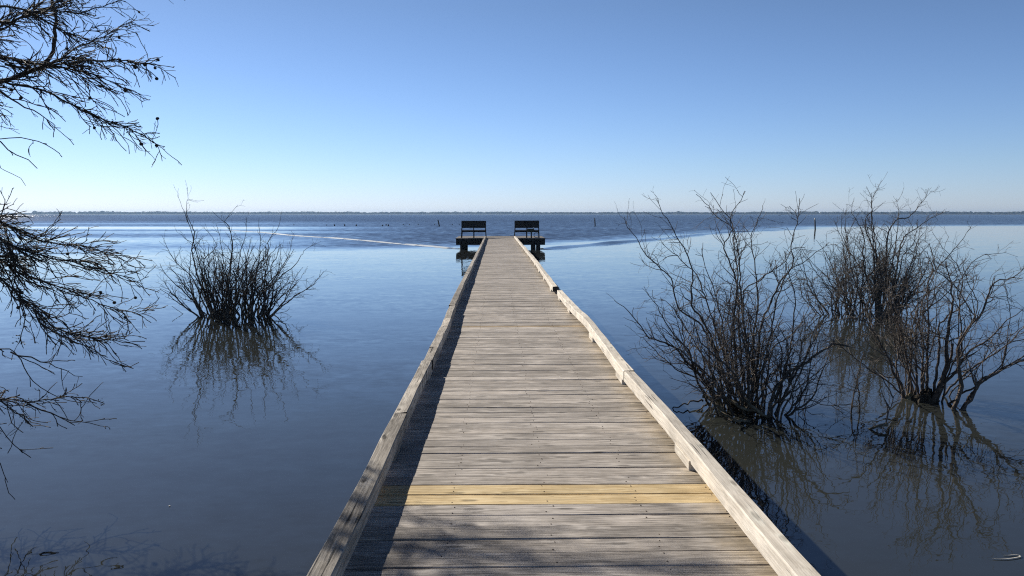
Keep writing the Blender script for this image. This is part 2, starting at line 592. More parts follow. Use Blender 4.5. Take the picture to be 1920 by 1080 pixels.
def ring_mesh(name, rads, zs, mat, n=160, centre=False):
    mb = MB()
    vs, fs = [], []
    for r, z in zip(rads, zs):
        for k in range(n):
            a = 2 * math.pi * k / n
            vs.append((r * math.sin(a), r * math.cos(a), z))
    for j in range(len(rads) - 1):
        for k in range(n):
            k2 = (k + 1) % n
            fs.append((j * n + k2, j * n + k, (j + 1) * n + k, (j + 1) * n + k2))
    if centre:
        fs.append(tuple(range(n - 1, -1, -1)))
    mb.add(vs, fs)
    return mb.build(name, mat)


w = ring_mesh('water', [400, RW], [0, 0], M_WATER, centre=True)
w['kind'] = 'structure'
s = ring_mesh('far_shore', [RW - 30, RW - 10, RW + 500], [-0.3, 0.5, 1.2], M_SHORE)
s['kind'] = 'structure'

# far woods along the horizon: thousands of crowns, one mass
def far_woods():
    nz = [random.random() for _ in range(400)]
    base = [(-1, -1, 0.15), (1, -1, 0.1), (1, 1, 0.15), (-1, 1, 0.1), (-1.1, 0, 0.55), (0, -1.1, 0.5), (1.1, 0, 0.6), (0, 1.1, 0.5),
            (-0.6, -0.5, 0.85), (0.55, -0.6, 0.9), (0.6, 0.5, 0.88), (-0.5, 0.6, 0.9), (0, 0, 1.0)]
    fc = [(0, 1, 5), (1, 2, 6), (2, 3, 7), (3, 0, 4), (0, 5, 8, 4), (1, 6, 9, 5), (2, 7, 10, 6), (3, 4, 11, 7),
          (5, 9, 8), (6, 10, 9), (7, 11, 10), (4, 8, 11), (8, 9, 12), (9, 10, 12), (10, 11, 12), (11, 8, 12)]
    mb = MB()
    for i in range(3600):
        az = -62 + 124 * random.random()
        d = RW + 5 + 90 * random.random() ** 1.5
        u = (az + 62) * 1.9
        k = u - int(u)
        hv = nz[int(u)] * (1 - k) + nz[int(u) + 1] * k
        h = (7.0 + 2.2 * hv) * random.uniform(0.8, 1.12)
        if az < -30.5:
            h *= 0.55
        if random.random() < 0.03:
            h *= 1.18
        r = random.uniform(3.5, 8)
        c = Vector((d * math.sin(R(az)), d * math.cos(R(az)), 0.4))
        t = random.uniform(0, 6.28)
        vs = []
        for x, y, z in base:
            jx, jy, jz = (random.uniform(0.75, 1.25) for _ in range(3))
            x, y = x * r * jx, y * r * jy
            vs.append((c.x + x * math.cos(t) - y * math.sin(t), c.y + x * math.sin(t) + y * math.cos(t), c.z + max(0.0, z * h * (0.7 + 0.3 * jz))))
        mb.add(vs, fc)
    o = mb.build('distant_woods', M_WOODS)
    tag(o, 'low dark blue strip of woods along the far horizon', 'woods', kind='stuff')


far_woods()

hm, hnt, hout = mat_new('haze_air')
pv = hnt.nodes.new('ShaderNodeVolumePrincipled')
pv.inputs['Color'].default_value = (0.45, 0.68, 1.0, 1)
pv.inputs['Density'].default_value = 0.00016
pv.inputs['Anisotropy'].default_value = 0.3
hnt.links.new(pv.outputs[0], hout.inputs['Volume'])
hb = MB()
hb.box(-3250, 3250, -3250, 3250, -1.6, 16.0)
ho = hb.build('haze', hm)
ho['kind'] = 'stuff'
ho['label'] = 'thin pale blue haze over the lake'

# ------------------------------------------------------------------ boardwalk
BW = thing('boardwalk', (0.24, -1.5, 0.0), 'long weathered grey timber boardwalk running out over the lake to a bench platform', 'boardwalk')

XL, XR = -0.755, 1.255                  # plank ends
PITCH_P = 0.1435
y_new_far = on(1000, 909, DECK).y
PIER_END = 48.0
y0 = y_new_far - PITCH_P * 2
y_start = y0 - PITCH_P * int((y0 + 1.4) / PITCH_P)
n_pl = int((PIER_END - y_start) / PITCH_P)
i_new = int(round((y0 - y_start) / PITCH_P))
y_tan = on(980, 613, DECK).y
i_tan = int((y_tan - y_start) / PITCH_P)


def plank(mb, i, rnd):
    gap = random.choice([0.002, 0.0025, 0.003, 0.004, 0.005, 0.007]) / 2
    ya, yb = y_start + i * PITCH_P + gap, y_start + (i + 1) * PITCH_P - gap
    x0, x1 = XL + random.uniform(-0.012, 0.012), XR + random.uniform(-0.014, 0.014)
    n = 14
    ch = 0.004
    dz = random.uniform(-0.0025, 0.0015)
    skew = random.uniform(-0.004, 0.004)
    cup = random.uniform(-0.0015, 0.002)
    vs, fs = [], []
    ph, ph2 = random.uniform(0, 6.3), random.uniform(0, 6.3)
    for k in range(n + 1):
        t = k / n
        x = x0 + (x1 - x0) * t
        e = 0.0012 * math.sin(ph + 5 * t) + 0.0008 * math.sin(ph2 + 13 * t)
        a, b = ya + skew * (t - 0.5) + e, yb + skew * (t - 0.5) + 0.8 * e + 0.0006 * math.sin(ph + 9 * t)
        z = DECK + dz + 0.0012 * math.sin(ph2 + 4 * t)
        zb = DECK - 0.036
        for y, zz in ((a, zb), (a, z - ch + cup), (a + ch, z + cup), ((a + b) / 2, z), (b - ch, z + cup), (b, z - ch + cup), (b, zb)):
            vs.append((x, y, zz))
    m = 7
    for k in range(n):
        for j in range(m):
            j2 = (j + 1) % m
            fs.append((k * m + j, (k + 1) * m + j, (k + 1) * m + j2, k * m + j2))
    fs.append(tuple(range(m - 1, -1, -1)))
    fs.append(tuple(range(n * m, n * m + m)))
    mb.add(vs, fs, 0, rnd)
    # nail heads over the stringers
    if ya < 16:
        for nx in (-0.66, -0.232, 0.258, 0.742, 1.15):
            for fy in (0.24, 0.76):
                if random.random() < 0.25:
                    continue
                cx = nx + random.gauss(0, 0.012)
                cy = ya + (yb - ya) * fy + random.gauss(0, 0.007)
                r = random.uniform(0.0025, 0.004)
                zz = DECK + dz + 0.0012 * math.sin(ph2 + 4 * (cx - x0) / (x1 - x0)) + 0.0026
                ring = [(cx + r * math.cos(a), cy + r * math.sin(a), zz) for a in [q * math.pi / 4 for q in range(8)]]
                low = [(p[0], p[1], zz - 0.006) for p in ring]
                mb.add(ring + low, [tuple(range(8))] + [(q, 8 + q, 8 + (q + 1) % 8, (q + 1) % 8) for q in range(8)], 1, 0.5)


deck = MB()
for i in range(n_pl):
    rv = random.random()
    if i in (i_new, i_new + 1):
        mb = MB(); plank(mb, i, rv)
        tag(mb.build('new_plank', [M_NEW, M_NAIL], BW), 'fresh yellow pine replacement plank')
    elif i == i_tan:
        mb = MB(); plank(mb, i, rv)
        tag(mb.build('new_plank', [M_TAN, M_NAIL], BW), 'older replacement plank half faded to tan')
    else:
        plank(deck, i, rv)
deck.build('decking', [M_DECK, M_NAIL], BW)

RAIL_LIFT, RAIL_H, RAIL_W = 0.045, 0.09, 0.094


def rail(name, ys, xi, side, mat, rnd, amp=0.006, lift=RAIL_LIFT, notches=(), dz=lambda y: 0.0, w=RAIL_W, h=RAIL_H):
    """kerb timber; xi(y) = inner face; side -1 left, +1 right"""
    ya, yb = ys
    n = max(8, int((yb - ya) / 0.09))
    ch = 0.006
    ph = [random.uniform(0, 6.3) for _ in range(6)]
    vs, fs = [], []
    for k in range(n + 1):
        y = ya + (yb - ya) * k / n
        dx = amp * (math.sin(ph[0] + y * 1.1) + 0.5 * math.sin(ph[1] + y * 2.9)) * 0.6
        zz = DECK + lift + dz(y) + amp * 0.35 * math.sin(ph[2] + y * 1.7)
        tw = amp * 0.9 * math.sin(ph[3] + y * 0.9)
        x_in = xi(y) + dx
        x_out = x_in + side * (w + 0.002 * math.sin(ph[4] + 3.3 * y))
        top = zz + h + 0.0015 * math.sin(ph[5] + 7 * y)
        for ny, nd in notches:
            if abs(y - ny) < 0.05:
                top -= nd
        prof = [(x_in, zz), (x_out, zz), (x_out, top - ch - tw), (x_out - side * ch, top - tw), (x_in + side * ch, top + tw), (x_in, top - ch + tw)]
        if side < 0:
            prof = prof[::-1]
        for a, b in prof:
            vs.append((a, y, b))
    m = 6
    for k in range(n):
        for j in range(m):
            j2 = (j + 1) % m
            fs.append((k * m + j, (k + 1) * m + j, (k + 1) * m + j2, k * m + j2))
    fs.append(tuple(range(m)))
    fs.append(tuple(range(n * m + m - 1, n * m - 1, -1)))
    mb = MB()
    mb.add(vs, fs, 0, rnd)
    mb.m[-2:] = [1, 1]                       # aged end grain with end-face shade painted in
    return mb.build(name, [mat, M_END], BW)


def pw(points):
    def g(y):
        if y <= points[0][0]: return points[0][1]
        for (a, va), (b, vb) in zip(points, points[1:]):
            if y <= b:
                t = (y - a) / (b - a)
                t = t * t * (3 - 2 * t)
                return va + (vb - va) * t
        return points[-1][1]
    return g


xl = pw([(0, -0.637), (7, -0.615), (7.4, -0.628), (11.5, -0.64), (25, -0.65), (48, -0.67)])
xl2 = pw([(7, -0.608), (9.5, -0.603), (11.6, -0.622)])
xr = pw([(0, 1.135), (5, 1.128), (7, 1.105), (8.5, 1.115), (9.7, 1.127), (11.2, 1.10), (12.5, 1.082), (14.5, 1.075)])
xr2 = pw([(14, 1.045), (20, 1.08), (24, 1.09), (48, 1.05)])
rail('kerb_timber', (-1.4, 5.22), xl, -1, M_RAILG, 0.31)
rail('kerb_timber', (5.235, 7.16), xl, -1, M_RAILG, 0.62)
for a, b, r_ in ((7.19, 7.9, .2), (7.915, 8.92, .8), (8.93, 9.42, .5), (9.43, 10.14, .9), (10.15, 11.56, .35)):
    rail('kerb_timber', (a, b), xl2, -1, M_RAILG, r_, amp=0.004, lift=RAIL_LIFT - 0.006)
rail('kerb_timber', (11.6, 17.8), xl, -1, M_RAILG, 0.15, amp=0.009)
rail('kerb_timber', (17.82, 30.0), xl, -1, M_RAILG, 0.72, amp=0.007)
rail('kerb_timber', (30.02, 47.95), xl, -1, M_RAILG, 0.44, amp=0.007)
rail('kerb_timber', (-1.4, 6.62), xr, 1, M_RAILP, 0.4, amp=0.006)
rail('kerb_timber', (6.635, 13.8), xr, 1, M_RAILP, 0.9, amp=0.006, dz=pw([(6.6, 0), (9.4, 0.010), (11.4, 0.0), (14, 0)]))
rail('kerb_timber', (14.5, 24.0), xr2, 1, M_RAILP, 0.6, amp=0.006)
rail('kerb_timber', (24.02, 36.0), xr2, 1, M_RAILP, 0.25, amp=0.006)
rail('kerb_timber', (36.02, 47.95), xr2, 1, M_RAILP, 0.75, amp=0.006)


def block(x0, x1, ya, yb, mat, rnd):
    mb = MB()
    mb.box(x0, x1, ya, yb, DECK - 0.001, DECK + RAIL_LIFT + 0.012, 0.004, 0, rnd)
    mb.build('spacer_block', mat, BW)


yb_ = [-0.6, 1.9, 4.4, 6.7, 8.95, 11.55, 13.2, 14.9, 17.4, 19.8, 22.2, 24.6, 27, 29.4, 31.8, 34.2, 36.6, 39, 41.4, 43.8, 46.2]
for y in yb_:
    g = xr if y < 14.3 else xr2
    x = g(y + 0.18)
    block(x - 0.006, x + 0.088, y, y + 0.36, M_RAILP, random.random())
    g = xl2 if 7.2 < y < 11.5 else xl
    x = g(y + 0.18)
    block(x - 0.088, x - 0.002, y + 0.2, y + 0.56, M_RAILG, random.random())

# under-structure: stringers, caps, piles
for x in (-0.66, -0.232, 0.258, 0.742, 1.15):
    mb = MB(); mb.box(x - 0.022, x + 0.022, -1.38, PIER_END - 0.05, DECK - 0.235, DECK - 0.0375, 0.003)
    mb.build('stringer', M_BEAM, BW)
for k in range(17):
    y = 0.2 + k * 2.95
    if y > 47: break
    for x in (-0.52, 1.02):
        mb = MB()
        mb.lathe([(0.105, -0.9), (0.10, 0.1), (0.098, DECK - 0.24)], 12, Matrix.Translation((x, y, 0)), jit=0.03)
        mb.build('pile', M_BEAM, BW, smooth=True)
    mb = MB(); mb.box(-0.70, 1.20, y - 0.13, y - 0.08 + 0.02, DECK - 0.38, DECK - 0.237, 0.004)
    mb.build('pile_cap', M_BEAM, BW)

# the platform at the far end
PX0, PX1, PY0, PY1 = -2.55, 2.98, 48.02, 52.6
mb = MB()
y = PY0 - 0.02
while y < PY1:
    mb.box(PX0 - 0.03 + random.uniform(-.01, .01), PX1 + 0.03, y, y + 0.141, DECK - 0.036, DECK + random.uniform(-.002, .002), 0.004, 0, random.random())
    y += 0.147
mb.build('platform_decking', M_PLAT, BW)
for ya in (PY0, PY1 - 0.06):
    mb = MB(); mb.box(PX0, PX1, ya, ya + 0.05, DECK - 0.42, DECK - 0.038, 0.004); mb.build('fascia_beam', M_BEAM, BW)
for xa in (PX0 + 0.001, PX1 - 0.051):
    mb = MB(); mb.box(xa, xa + 0.05, PY0 + 0.053, PY1 - 0.063, DECK - 0.419, DECK - 0.039, 0.004); mb.build('fascia_beam', M_BEAM, BW)
for k in range(6):
    x = PX0 + 0.6 + k * 0.86
    mb = MB(); mb.box(x, x + 0.045, PY0 + 0.053, PY1 - 0.063, DECK - 0.235, DECK - 0.04, 0.003); mb.build('stringer', M_BEAM, BW)
for x, y, r in ((-2.17, 48.22, .135), (2.26, 48.24, .14), (2.56, 48.26, .135), (-2.1, 52.2, .13), (2.4, 52.2, .13), (0.2, 50.4, .13)):
    mb = MB(); mb.lathe([(r * 1.04, -0.9), (r, 0.0), (r * .98, DECK - 0.24)], 14, Matrix.Translation((x, y + 0.02 if y > 50 else y, 0)), jit=0.03)
    mb.build('pile', M_BEAM, BW, smooth=True)


# ------------------------------------------------------------------ benches (backs to the camera, facing the open lake)
def bench(x0, x1, label, top):
    yb = 48.45
    o = thing('bench', ((x0 + x1) / 2, yb + 0.25, DECK), label, 'bench', 'benches on the end platform')
    mb = MB()
    nb = 3
    hb_ = (top - 0.62) / nb
    for k in range(nb):                        # three backrest boards, tilted
        z = DECK + 0.62 + k * hb_
        yy = yb + 0.06 - k * 0.006
        mb.box(x0, x1, yy, yy + 0.04, z + 0.0005, z + hb_ - 0.0005, 0.002, 0, 0.5)
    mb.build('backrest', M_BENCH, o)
    mb = MB()
    for k in range(4):
        yy = yb + 0.10 + k * 0.125
        mb.box(x0 + 0.01, x1 - 0.01, yy, yy + 0.118, DECK + 0.44, DECK + 0.48, 0.004, 0, random.random())
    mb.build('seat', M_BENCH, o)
    mb = MB(); mb.box(x0 + 0.02, x1 - 0.02, yb + 0.055, yb + 0.095, DECK + 0.355, DECK + 0.479, 0.004); mb.build('seat_rail', M_BENCH, o)
    for k, f in enumerate((0.02, 0.5, 0.98)):
        x = x0 + (x1 - x0) * f
        sp = (-0.03, 0, 0.03)[k]
        mb = MB()
        for (ya, yo) in ((yb + 0.0, 0.05), (yb + 0.55, -0.02)):
            ztop = DECK + (0.64 if ya < yb + 0.1 else 0.438)
            for (z0_, z1_, xo0, xo1) in ((DECK, ztop, sp, 0.0),):
                vs = []
                for (z, xo) in ((z0_, xo0), (z1_, xo1)):
                    for (ax, ay) in ((-0.03, 0), (0.03, 0), (0.03, 0.05), (-0.03, 0.05)):
                        vs.append((x + ax + xo, ya + ay, z))
                mb.add(vs, [(3, 2, 1, 0), (4, 5, 6, 7), (0, 1, 5, 4), (1, 2, 6, 5), (2, 3, 7, 6), (3, 0, 4, 7)])
        mb.box(x - 0.02, x + 0.02, yb + 0.06 + 0.04, yb + 0.54, DECK + 0.36, DECK + 0.436, 0.003)
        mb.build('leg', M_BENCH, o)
    return o


bench(-2.23, -0.69, 'dark timber bench on the end platform with nothing standing behind it', 1.07)
bench(1.09, 2.63, 'dark timber bench on the end platform with a small board on a post behind it', 1.085)

# small board on a post, and a pale hoop, behind the right-hand bench
tr = thing('tray_post', (2.13, 48.2, DECK), 'small olive board on a dark post standing behind a bench', 'post')
mb = MB(); mb.box(2.09, 2.17, 48.17, 48.25, DECK, DECK + 0.36, 0.004); mb.build('post', M_POST, tr)
mb = MB(); mb.box(1.88, 2.30, 48.13, 48.30, DECK + 0.362, DECK + 0.58, 0.006); mb.build('board', M_TRAY, tr)
hp = MB()
vs, fs = [], []
for i in range(28):
    a = 2 * math.pi * i / 28
    for j in range(8):
        b = 2 * math.pi * j / 8
        r = 0.15 + 0.022 * math.cos(b)
        vs.append((2.45 + r * math.cos(a), 48.33 + 0.022 * math.sin(b), DECK + 0.175 + r * math.sin(a)))
for i in range(28):
    for j in range(8):
        i2, j2 = (i + 1) % 28, (j + 1) % 8
        fs.append((i * 8 + j, i2 * 8 + j, i2 * 8 + j2, i * 8 + j2))
hp.add(vs, fs)
tag(hp.build('hoop', M_HOOP, smooth=True), 'pale round hoop standing by the bench leg beside the post', 'hoop')
cp = MB()  # small white tapered form set on the board
cp.lathe([(0.035, 0), (0.045, 0.05), (0.05, 0.1), (0.03, 0.105)], 12, Matrix.Translation((2.36, 48.2, DECK + 0.581)) @ Matrix.Translation((-0.10, 0, 0)))
tag(cp.build('cup', M_WHITE, smooth=True), 'small white form on the olive board', 'cup')


# ------------------------------------------------------------------ stakes and stubs in the open water
def stake(px_top, py_top, px_bot, py_bot, r, label, group=None, cap=False, name='stake', cat='stake'):
    b = on(px_bot, py_bot)
    t = at(px_top, py_top, b.y)
    ax = (t - b)
    M = Matrix.Translation(b) @ ax.to_track_quat('Z', 'Y').to_matrix().to_4x4()
    L = ax.length
    prof = [(r * 1.05, -0.6), (r, 0), (r * 0.95, L * 0.6), (r * 0.9, L * 0.97), (r * 0.55, L)]
    if cap:
        o = thing(name, b, label, cat, group)
        mb = MB(); mb.lathe(prof, 9, M, jit=0.06); mb.build('shaft', M_POST, o, smooth=True)
        mb = MB(); mb.lathe([(r * 1.08, L * 0.82), (r * 1.1, L * 1.0), (r * 0.7, L * 1.06)], 9, M); mb.build('cap', M_WHITE, o, smooth=True)
    else:
        mb = MB(); mb.lathe(prof, 9, M, jit=0.06)
        o = mb.build(name, M_POST, smooth=True)
        tag(o, label, cat, group)
    return o


stake(821, 412, 824, 424.5, 0.11, 'thin dark stake leaning to one side, between the shrub and the benches')
stake(1115, 409, 1116, 424.5, 0.10, 'thin upright dark stake in open water right of both benches')
stake(1528, 410, 1528.5, 430, 0.10, 'slim stake with a pale top beyond the leafless shrubs', cap=True)
for px_, t_, b_ in ((627, 420.6, 423.6), (646, 420.6, 423.4), (668, 420.8, 423.6), (717, 421.2, 424), (728, 420.6, 424), (724, 420.4, 422.6)):
    stake(px_, t_, px_ + 0.3, b_, 0.13, 'dark stub of an old piling in a broken row far out', 'old piling stubs in a row', name='piling_stub', cat='piling')
for px_, t_, b_ in ((551, 420.7, 422.2), (612, 421.2, 422.6), (756, 420, 421.4), (768, 420, 421.4), (784, 419.6, 421.3), (815, 420, 421.5), (848, 420, 421.5), (861, 419.6, 421.2)):
    stake(px_, t_, px_, b_, 0.10, 'tiny dark piling tip barely above the water far out', 'old piling tips in a row', name='piling_tip', cat='piling')


# ------------------------------------------------------------------ wave crests spreading from the platform
def ridge(name, pix, mat, width, height):
    pts = resample([on(x, y) for x, y in pix], 0.7)
    vs, fs = [], []
    prof = [(-0.5, 0.0), (-0.3, 0.35), (-0.1, 0.93), (0.05, 1.0), (0.22, 0.6), (0.5, 0.0)]
    n = len(pts)
    ph = random.uniform(0, 6)
    for i, p in enumerate(pts):
        t = (pts[min(i + 1, n - 1)] - pts[max(i - 1, 0)]).normalized()
        s_ = Vector((-t.y, t.x, 0))
        if s_.y > 0: s_ = -s_                    # towards the viewer's shore
        k = math.sin(math.pi * min(1, (i + 0.5) / 6) * 0.5) * math.sin(math.pi * min(1, (n - i - 0.5) / 50) * 0.5)
        hh = height * k * (0.85 + 0.25 * math.sin(ph + i * 0.37) * math.sin(i * 0.13))
        ww = width * (0.9 + 0.2 * math.sin(ph + i * 0.21))
        off = 0.12 * math.sin(i * 0.17 + ph)
        for a, b in prof:
            q_ = p + s_ * (-a * ww + off)
            vs.append((q_.x, q_.y, b * hh + 0.004))
    m = len(prof)
    for i in range(n - 1):
        for j in range(m - 1):
            fs.append((i * m + j, i * m + j + 1, (i + 1) * m + j + 1, (i + 1) * m + j))
    mb = MB(); mb.add(vs, fs)
    o = mb.build(name, mat, smooth=True)
    o['kind'] = 'structure'
    return o


ridge('water_wake_foam', [(868, 467.5), (790, 461), (700, 452.5), (620, 446.5), (560, 442.5), (490, 436), (420, 431)], M_FOAM, 0.7, 0.075)
ridge('water_wake', [(1013, 467.5), (1100, 460), (1200, 451.5), (1290, 442.5), (1360, 436), (1440, 432.5), (1530, 428.5)], M_WATER, 1.5, 0.16)


# ------------------------------------------------------------------ leafless shrubs standing in the water
def px_path(pix, lean, Y0=None, base_under=True):
    """pixel trace -> 3-D path; the foot stands on the water, the stem leans in depth by `lean` metres"""
    b = on(*pix[0]) if Y0 is None else at(pix[0][0], pix[0][1], Y0)
    n = len(pix)
    pts = []
    for i, (x, y) in enumerate(pix):
        t = i / max(1, n - 1)
        pts.append(at(x, y, b.y + lean * t))
    if base_under and Y0 is None:
        d = (pts[0] - pts[1]).normalized()
        pts.insert(0, pts[0] + Vector((d.x * 0.12, d.y * 0.12, -0.25)))
    return pts


def rand_stem(cx, cy, rx, ry, h_lo, h_hi, spread, segs=6, tilt=(0, 0)):
    a = random.uniform(0, 2 * math.pi)
    rr = math.sqrt(random.random())
    bx, by = cx + rx * rr * math.cos(a), cy + ry * rr * math.sin(a)
    out = Vector((rr * math.cos(a), rr * math.sin(a), 0)) * spread + Vector((tilt[0] + random.gauss(0, 0.12), tilt[1] + random.gauss(0, 0.12), 0))
    h = random.uniform(h_lo, h_hi)
    d = (Vector((0, 0, 1)) + out).normalized()
    p = Vector((bx, by, -0.2))
    pts = [p]
    st = (h + 0.2) / segs
    for k in range(segs):
        d = (d + Vector((random.gauss(0, .24), random.gauss(0, .24), random.gauss(0, .10))) + Vector((0, 0, 0.10))).normalized()
        p = p + d * st * random.uniform(0.85, 1.15)
        pts.append(p)
    return pts


UP = Vector((0, 0, 0.36))


def make_shrub(name, label, loc, stems, barkmat, twigmat, dens, tw, group=None, small=1.0, b_len=(0.35, 0.85), trop=UP, extra=None):
    """stems: [(path, r0, r1, t0)] -> one 'stem' part per stem, one 'twigs' part"""
    o = thing(name, loc, label, 'shrub', group)
    twigs = Tubes()
    for path, r0, r1, t0 in stems:
        pts = resample(path, 0.07, 0.006)
        rad = radii(len(pts), r0, r1)
        tb = Tubes()
        tb.add(pts, rad, 7)
        br = sprout(pts, rad, dens[0], t0, b_len[0] * small, b_len[1] * small, 26, 66, trop, 0.21, 7, 0.68, 0.0026, 0.84)
        for bp_, brad in br:
            bs = resample(bp_, 0.09)
            twigs.add(bs, radii(len(bs), brad[0], brad[-1]), 5)
            for tp, trd in sprout(bs, radii(len(bs), brad[0], brad[-1]), dens[1], 0.15, 0.14 * small, 0.42 * small, 26, 66, trop * 0.9, 0.20, 5, 0.62, 0.0013 * tw, 0.4, 0.0045 * tw):
                twigs.add(tp, trd, 4)
                for up_, urd in sprout(tp, trd, dens[2], 0.15, 0.05, 0.19 * small, 26, 68, trop * 0.5, 0.22, 3, 0.65, 0.0009 * tw, 0.3, 0.0022 * tw):
                    twigs.add(up_, urd, 3)
        # shoots straight from the stem top
        for tp, trd in sprout(pts, rad, dens[1] * 0.5, 0.55, 0.15 * small, 0.4 * small, 20, 50, trop * 0.6, 0.12, 4, 0.6, 0.0012 * tw, 0.3, 0.005 * tw):
            twigs.add(tp, trd, 4)
        tb.build('stem', barkmat, o)
    if extra:
        extra(o, twigs)
    twigs.build('twigs', twigmat, o)['kind'] = 'stuff'      # hundreds of fine shoots
    return o


def mound(o, cx, cy, rx, ry, h, mat, name='root_mat', n=22, m=9):
    """low ragged hummock of roots and muck just breaking the surface"""
    vs, fs = [], []
    for j in range(m + 1):
        for k in range(n):
            a = 2 * math.pi * k / n
            r = (j / m)
            jr = 1 + random.uniform(-.13, .13) + 0.14 * math.sin(3 * a + 1.3) + 0.09 * math.sin(7 * a)
            z = h * (1 - r ** 2.2) * random.uniform(0.5, 1.25) - (0.10 if j == m else 0.012 * j)
            vs.append((cx + rx * r * jr * math.cos(a), cy + ry * r * jr * math.sin(a), z))
    for j in range(m):
        for k in range(n):
            k2 = (k + 1) % n
            fs.append((j * n + k, (j + 1) * n + k, (j + 1) * n + k2, j * n + k2))
    mb = MB(); mb.add(vs, fs)
    return mb.build(name, mat, o)


def roots(o, pix, r, mat):
    tb = Tubes()
    for tr_, z in pix:
        pts = [on(x, y, z[min(i, len(z) - 1)]) for i, (x, y) in enumerate(tr_)]
        pts = resample(pts, 0.05, 0.008)
        tb.add(pts, radii(len(pts), r * random.uniform(0.8, 1.2), r * 0.5), 6)
    tb.build('root', mat, o)


# --- A: big shrub beside the right-hand kerb
A = []
def addA(pix, lean, r0, r1=0.003, t0=0.3):
    A.append((px_path(pix, lean), r0, r1, t0))
addA([(1338, 748), (1311, 711), (1273, 695), (1245, 672), (1222, 650), (1205, 632)], -0.25, 0.014)
addA([(1345, 752), (1313, 705), (1287, 678), (1265, 652), (1240, 640), (1218, 634), (1202, 612), (1185, 592), (1170, 574), (1152, 563)], -0.1, 0.022)
addA([(1352, 755), (1330, 690), (1302, 640), (1278, 605), (1258, 572), (1238, 560)], 0.35, 0.016)
addA([(1358, 752), (1340, 660), (1310, 605), (1273, 578), (1258, 520), (1240, 504), (1213, 480), (1198, 455), (1173, 418), (1171, 407)], 0.2, 0.019)
addA([(1372, 760), (1345, 660), (1318, 602), (1298, 573), (1299, 529), (1299, 507), (1290, 480), (1275, 455), (1262, 430), (1250, 410), (1240, 393), (1232, 376)], 0.1, 0.021)
addA([(1380, 756), (1350, 640), (1332, 590), (1318, 545), (1305, 515), (1285, 495), (1270, 480), (1255, 470), (1240, 455)], 0.5, 0.017)
addA([(1388, 766), (1378, 650), (1375, 600), (1380, 560), (1381, 535), (1372, 500), (1358, 465), (1366, 445), (1375, 430), (1366, 408), (1350, 390), (1342, 375), (1332, 361)], 0.15, 0.022)
addA([(1394, 760), (1388, 640), (1384, 570), (1383, 510), (1376, 470), (1378, 445), (1376, 428), (1352, 413), (1335, 397), (1322, 380), (1305, 364)], 0.45, 0.018)
addA([(1402, 768), (1400, 650), (1392, 590), (1388, 520), (1380, 450), (1370, 412), (1378, 388), (1390, 375), (1396, 358)], -0.2, 0.018)
addA([(1405, 775), (1402, 660), (1394, 600), (1396, 545), (1425, 525), (1450, 505), (1472, 490), (1484, 468)], -0.35, 0.019)
addA([(1420, 770), (1420, 680), (1430, 605), (1445, 570), (1455, 545), (1465, 525), (1485, 500), (1484, 470), (1488, 440), (1495, 410), (1499, 372)], 0.1, 0.021)
addA([(1428, 780), (1432, 690), (1448, 610), (1462, 545), (1482, 506), (1513, 488), (1555, 454)], 0.3, 0.016)
addA([(1446, 778), (1465, 720), (1484, 645), (1488, 600), (1490, 548), (1476, 505), (1470, 470)], 0.2, 0.017)
addA([(1440, 782), (1452, 735), (1480, 697), (1500, 686), (1515, 678), (1535, 663), (1555, 650), (1565, 645), (1592, 650)], -0.2, 0.026, 0.009, 0.45)
addA([(1455, 786), (1490, 700), (1512, 668), (1530, 615), (1567, 602), (1596, 596), (1612, 600)], 0.35, 0.016)
addA([(1462, 788), (1485, 735), (1508, 680), (1525, 640), (1545, 600), (1560, 560)], 0.1, 0.014)
addA([(1432, 775), (1440, 700), (1450, 650), (1480, 632), (1505, 600), (1520, 565)], 0.5, 0.015)
addA([(1500, 777), (1525, 757), (1550, 745), (1575, 737), (1603, 730)], -0.15, 0.007, 0.002, 0.1)
addA([(1511, 777), (1511, 745), (1520, 713)], 0.0, 0.007, 0.004, 0.8)
addA([(1366, 758), (1362, 660), (1352, 600), (1340, 545), (1322, 500), (1318, 455)], 0.6, 0.016)
addA([(1410, 764), (1412, 640), (1420, 570), (1416, 500), (1408, 455), (1418, 420), (1430, 385)], 0.5, 0.016)
cA = on(1398, 766)
for k in range(36):
    A.append((rand_stem(cA.x, cA.y, 0.33, 0.36, 0.9, 1.75, 0.6), random.uniform(0.012, 0.02), 0.003, 0.2))


def extraA(o, tw):
    mound(o, cA.x - 0.03, cA.y - 0.02, 0.36, 0.36, 0.10, M_MUCK)
    roots(o, [([(1318, 742), (1335, 752), (1352, 768), (1368, 776)], (0.16, 0.12, 0.06, -0.03)),
              ([(1352, 742), (1380, 758), (1400, 768), (1432, 772)], (0.20, 0.16, 0.10, 0.02)),
              ([(1330, 728), (1345, 745), (1350, 765)], (0.22, 0.12, -0.02)),
              ([(1392, 745), (1410, 760), (1428, 778), (1446, 782)], (0.22, 0.16, 0.05, -0.02)),
              ([(1352, 775), (1385, 788), (1418, 790)], (0.05, 0.03, -0.03))], 0.024, M_ROOT)
    roots(o, [([(1318, 752), (1300, 752), (1285, 757), (1268, 763), (1259, 766)], (0.05, 0.06, 0.05, 0.03, -0.02)),
              ([(1325, 758), (1310, 766), (1298, 778)], (0.04, 0.03, -0.03)),
              ([(1318, 784), (1345, 776), (1380, 789), (1420, 783)], (-0.02, 0.03, 0.02, -0.02))], 0.011, M_BARK)
    # a hanging pale dead twig inside the crown
    tb = Tubes(); pts = [at(1467, 712, 8.0), at(1478, 718, 8.0), at(1489, 724, 8.0)]
    tb.add(pts, [0.006, 0.005, 0.003], 5); tb.build('dead_twig', M_TAN_MAT, o)


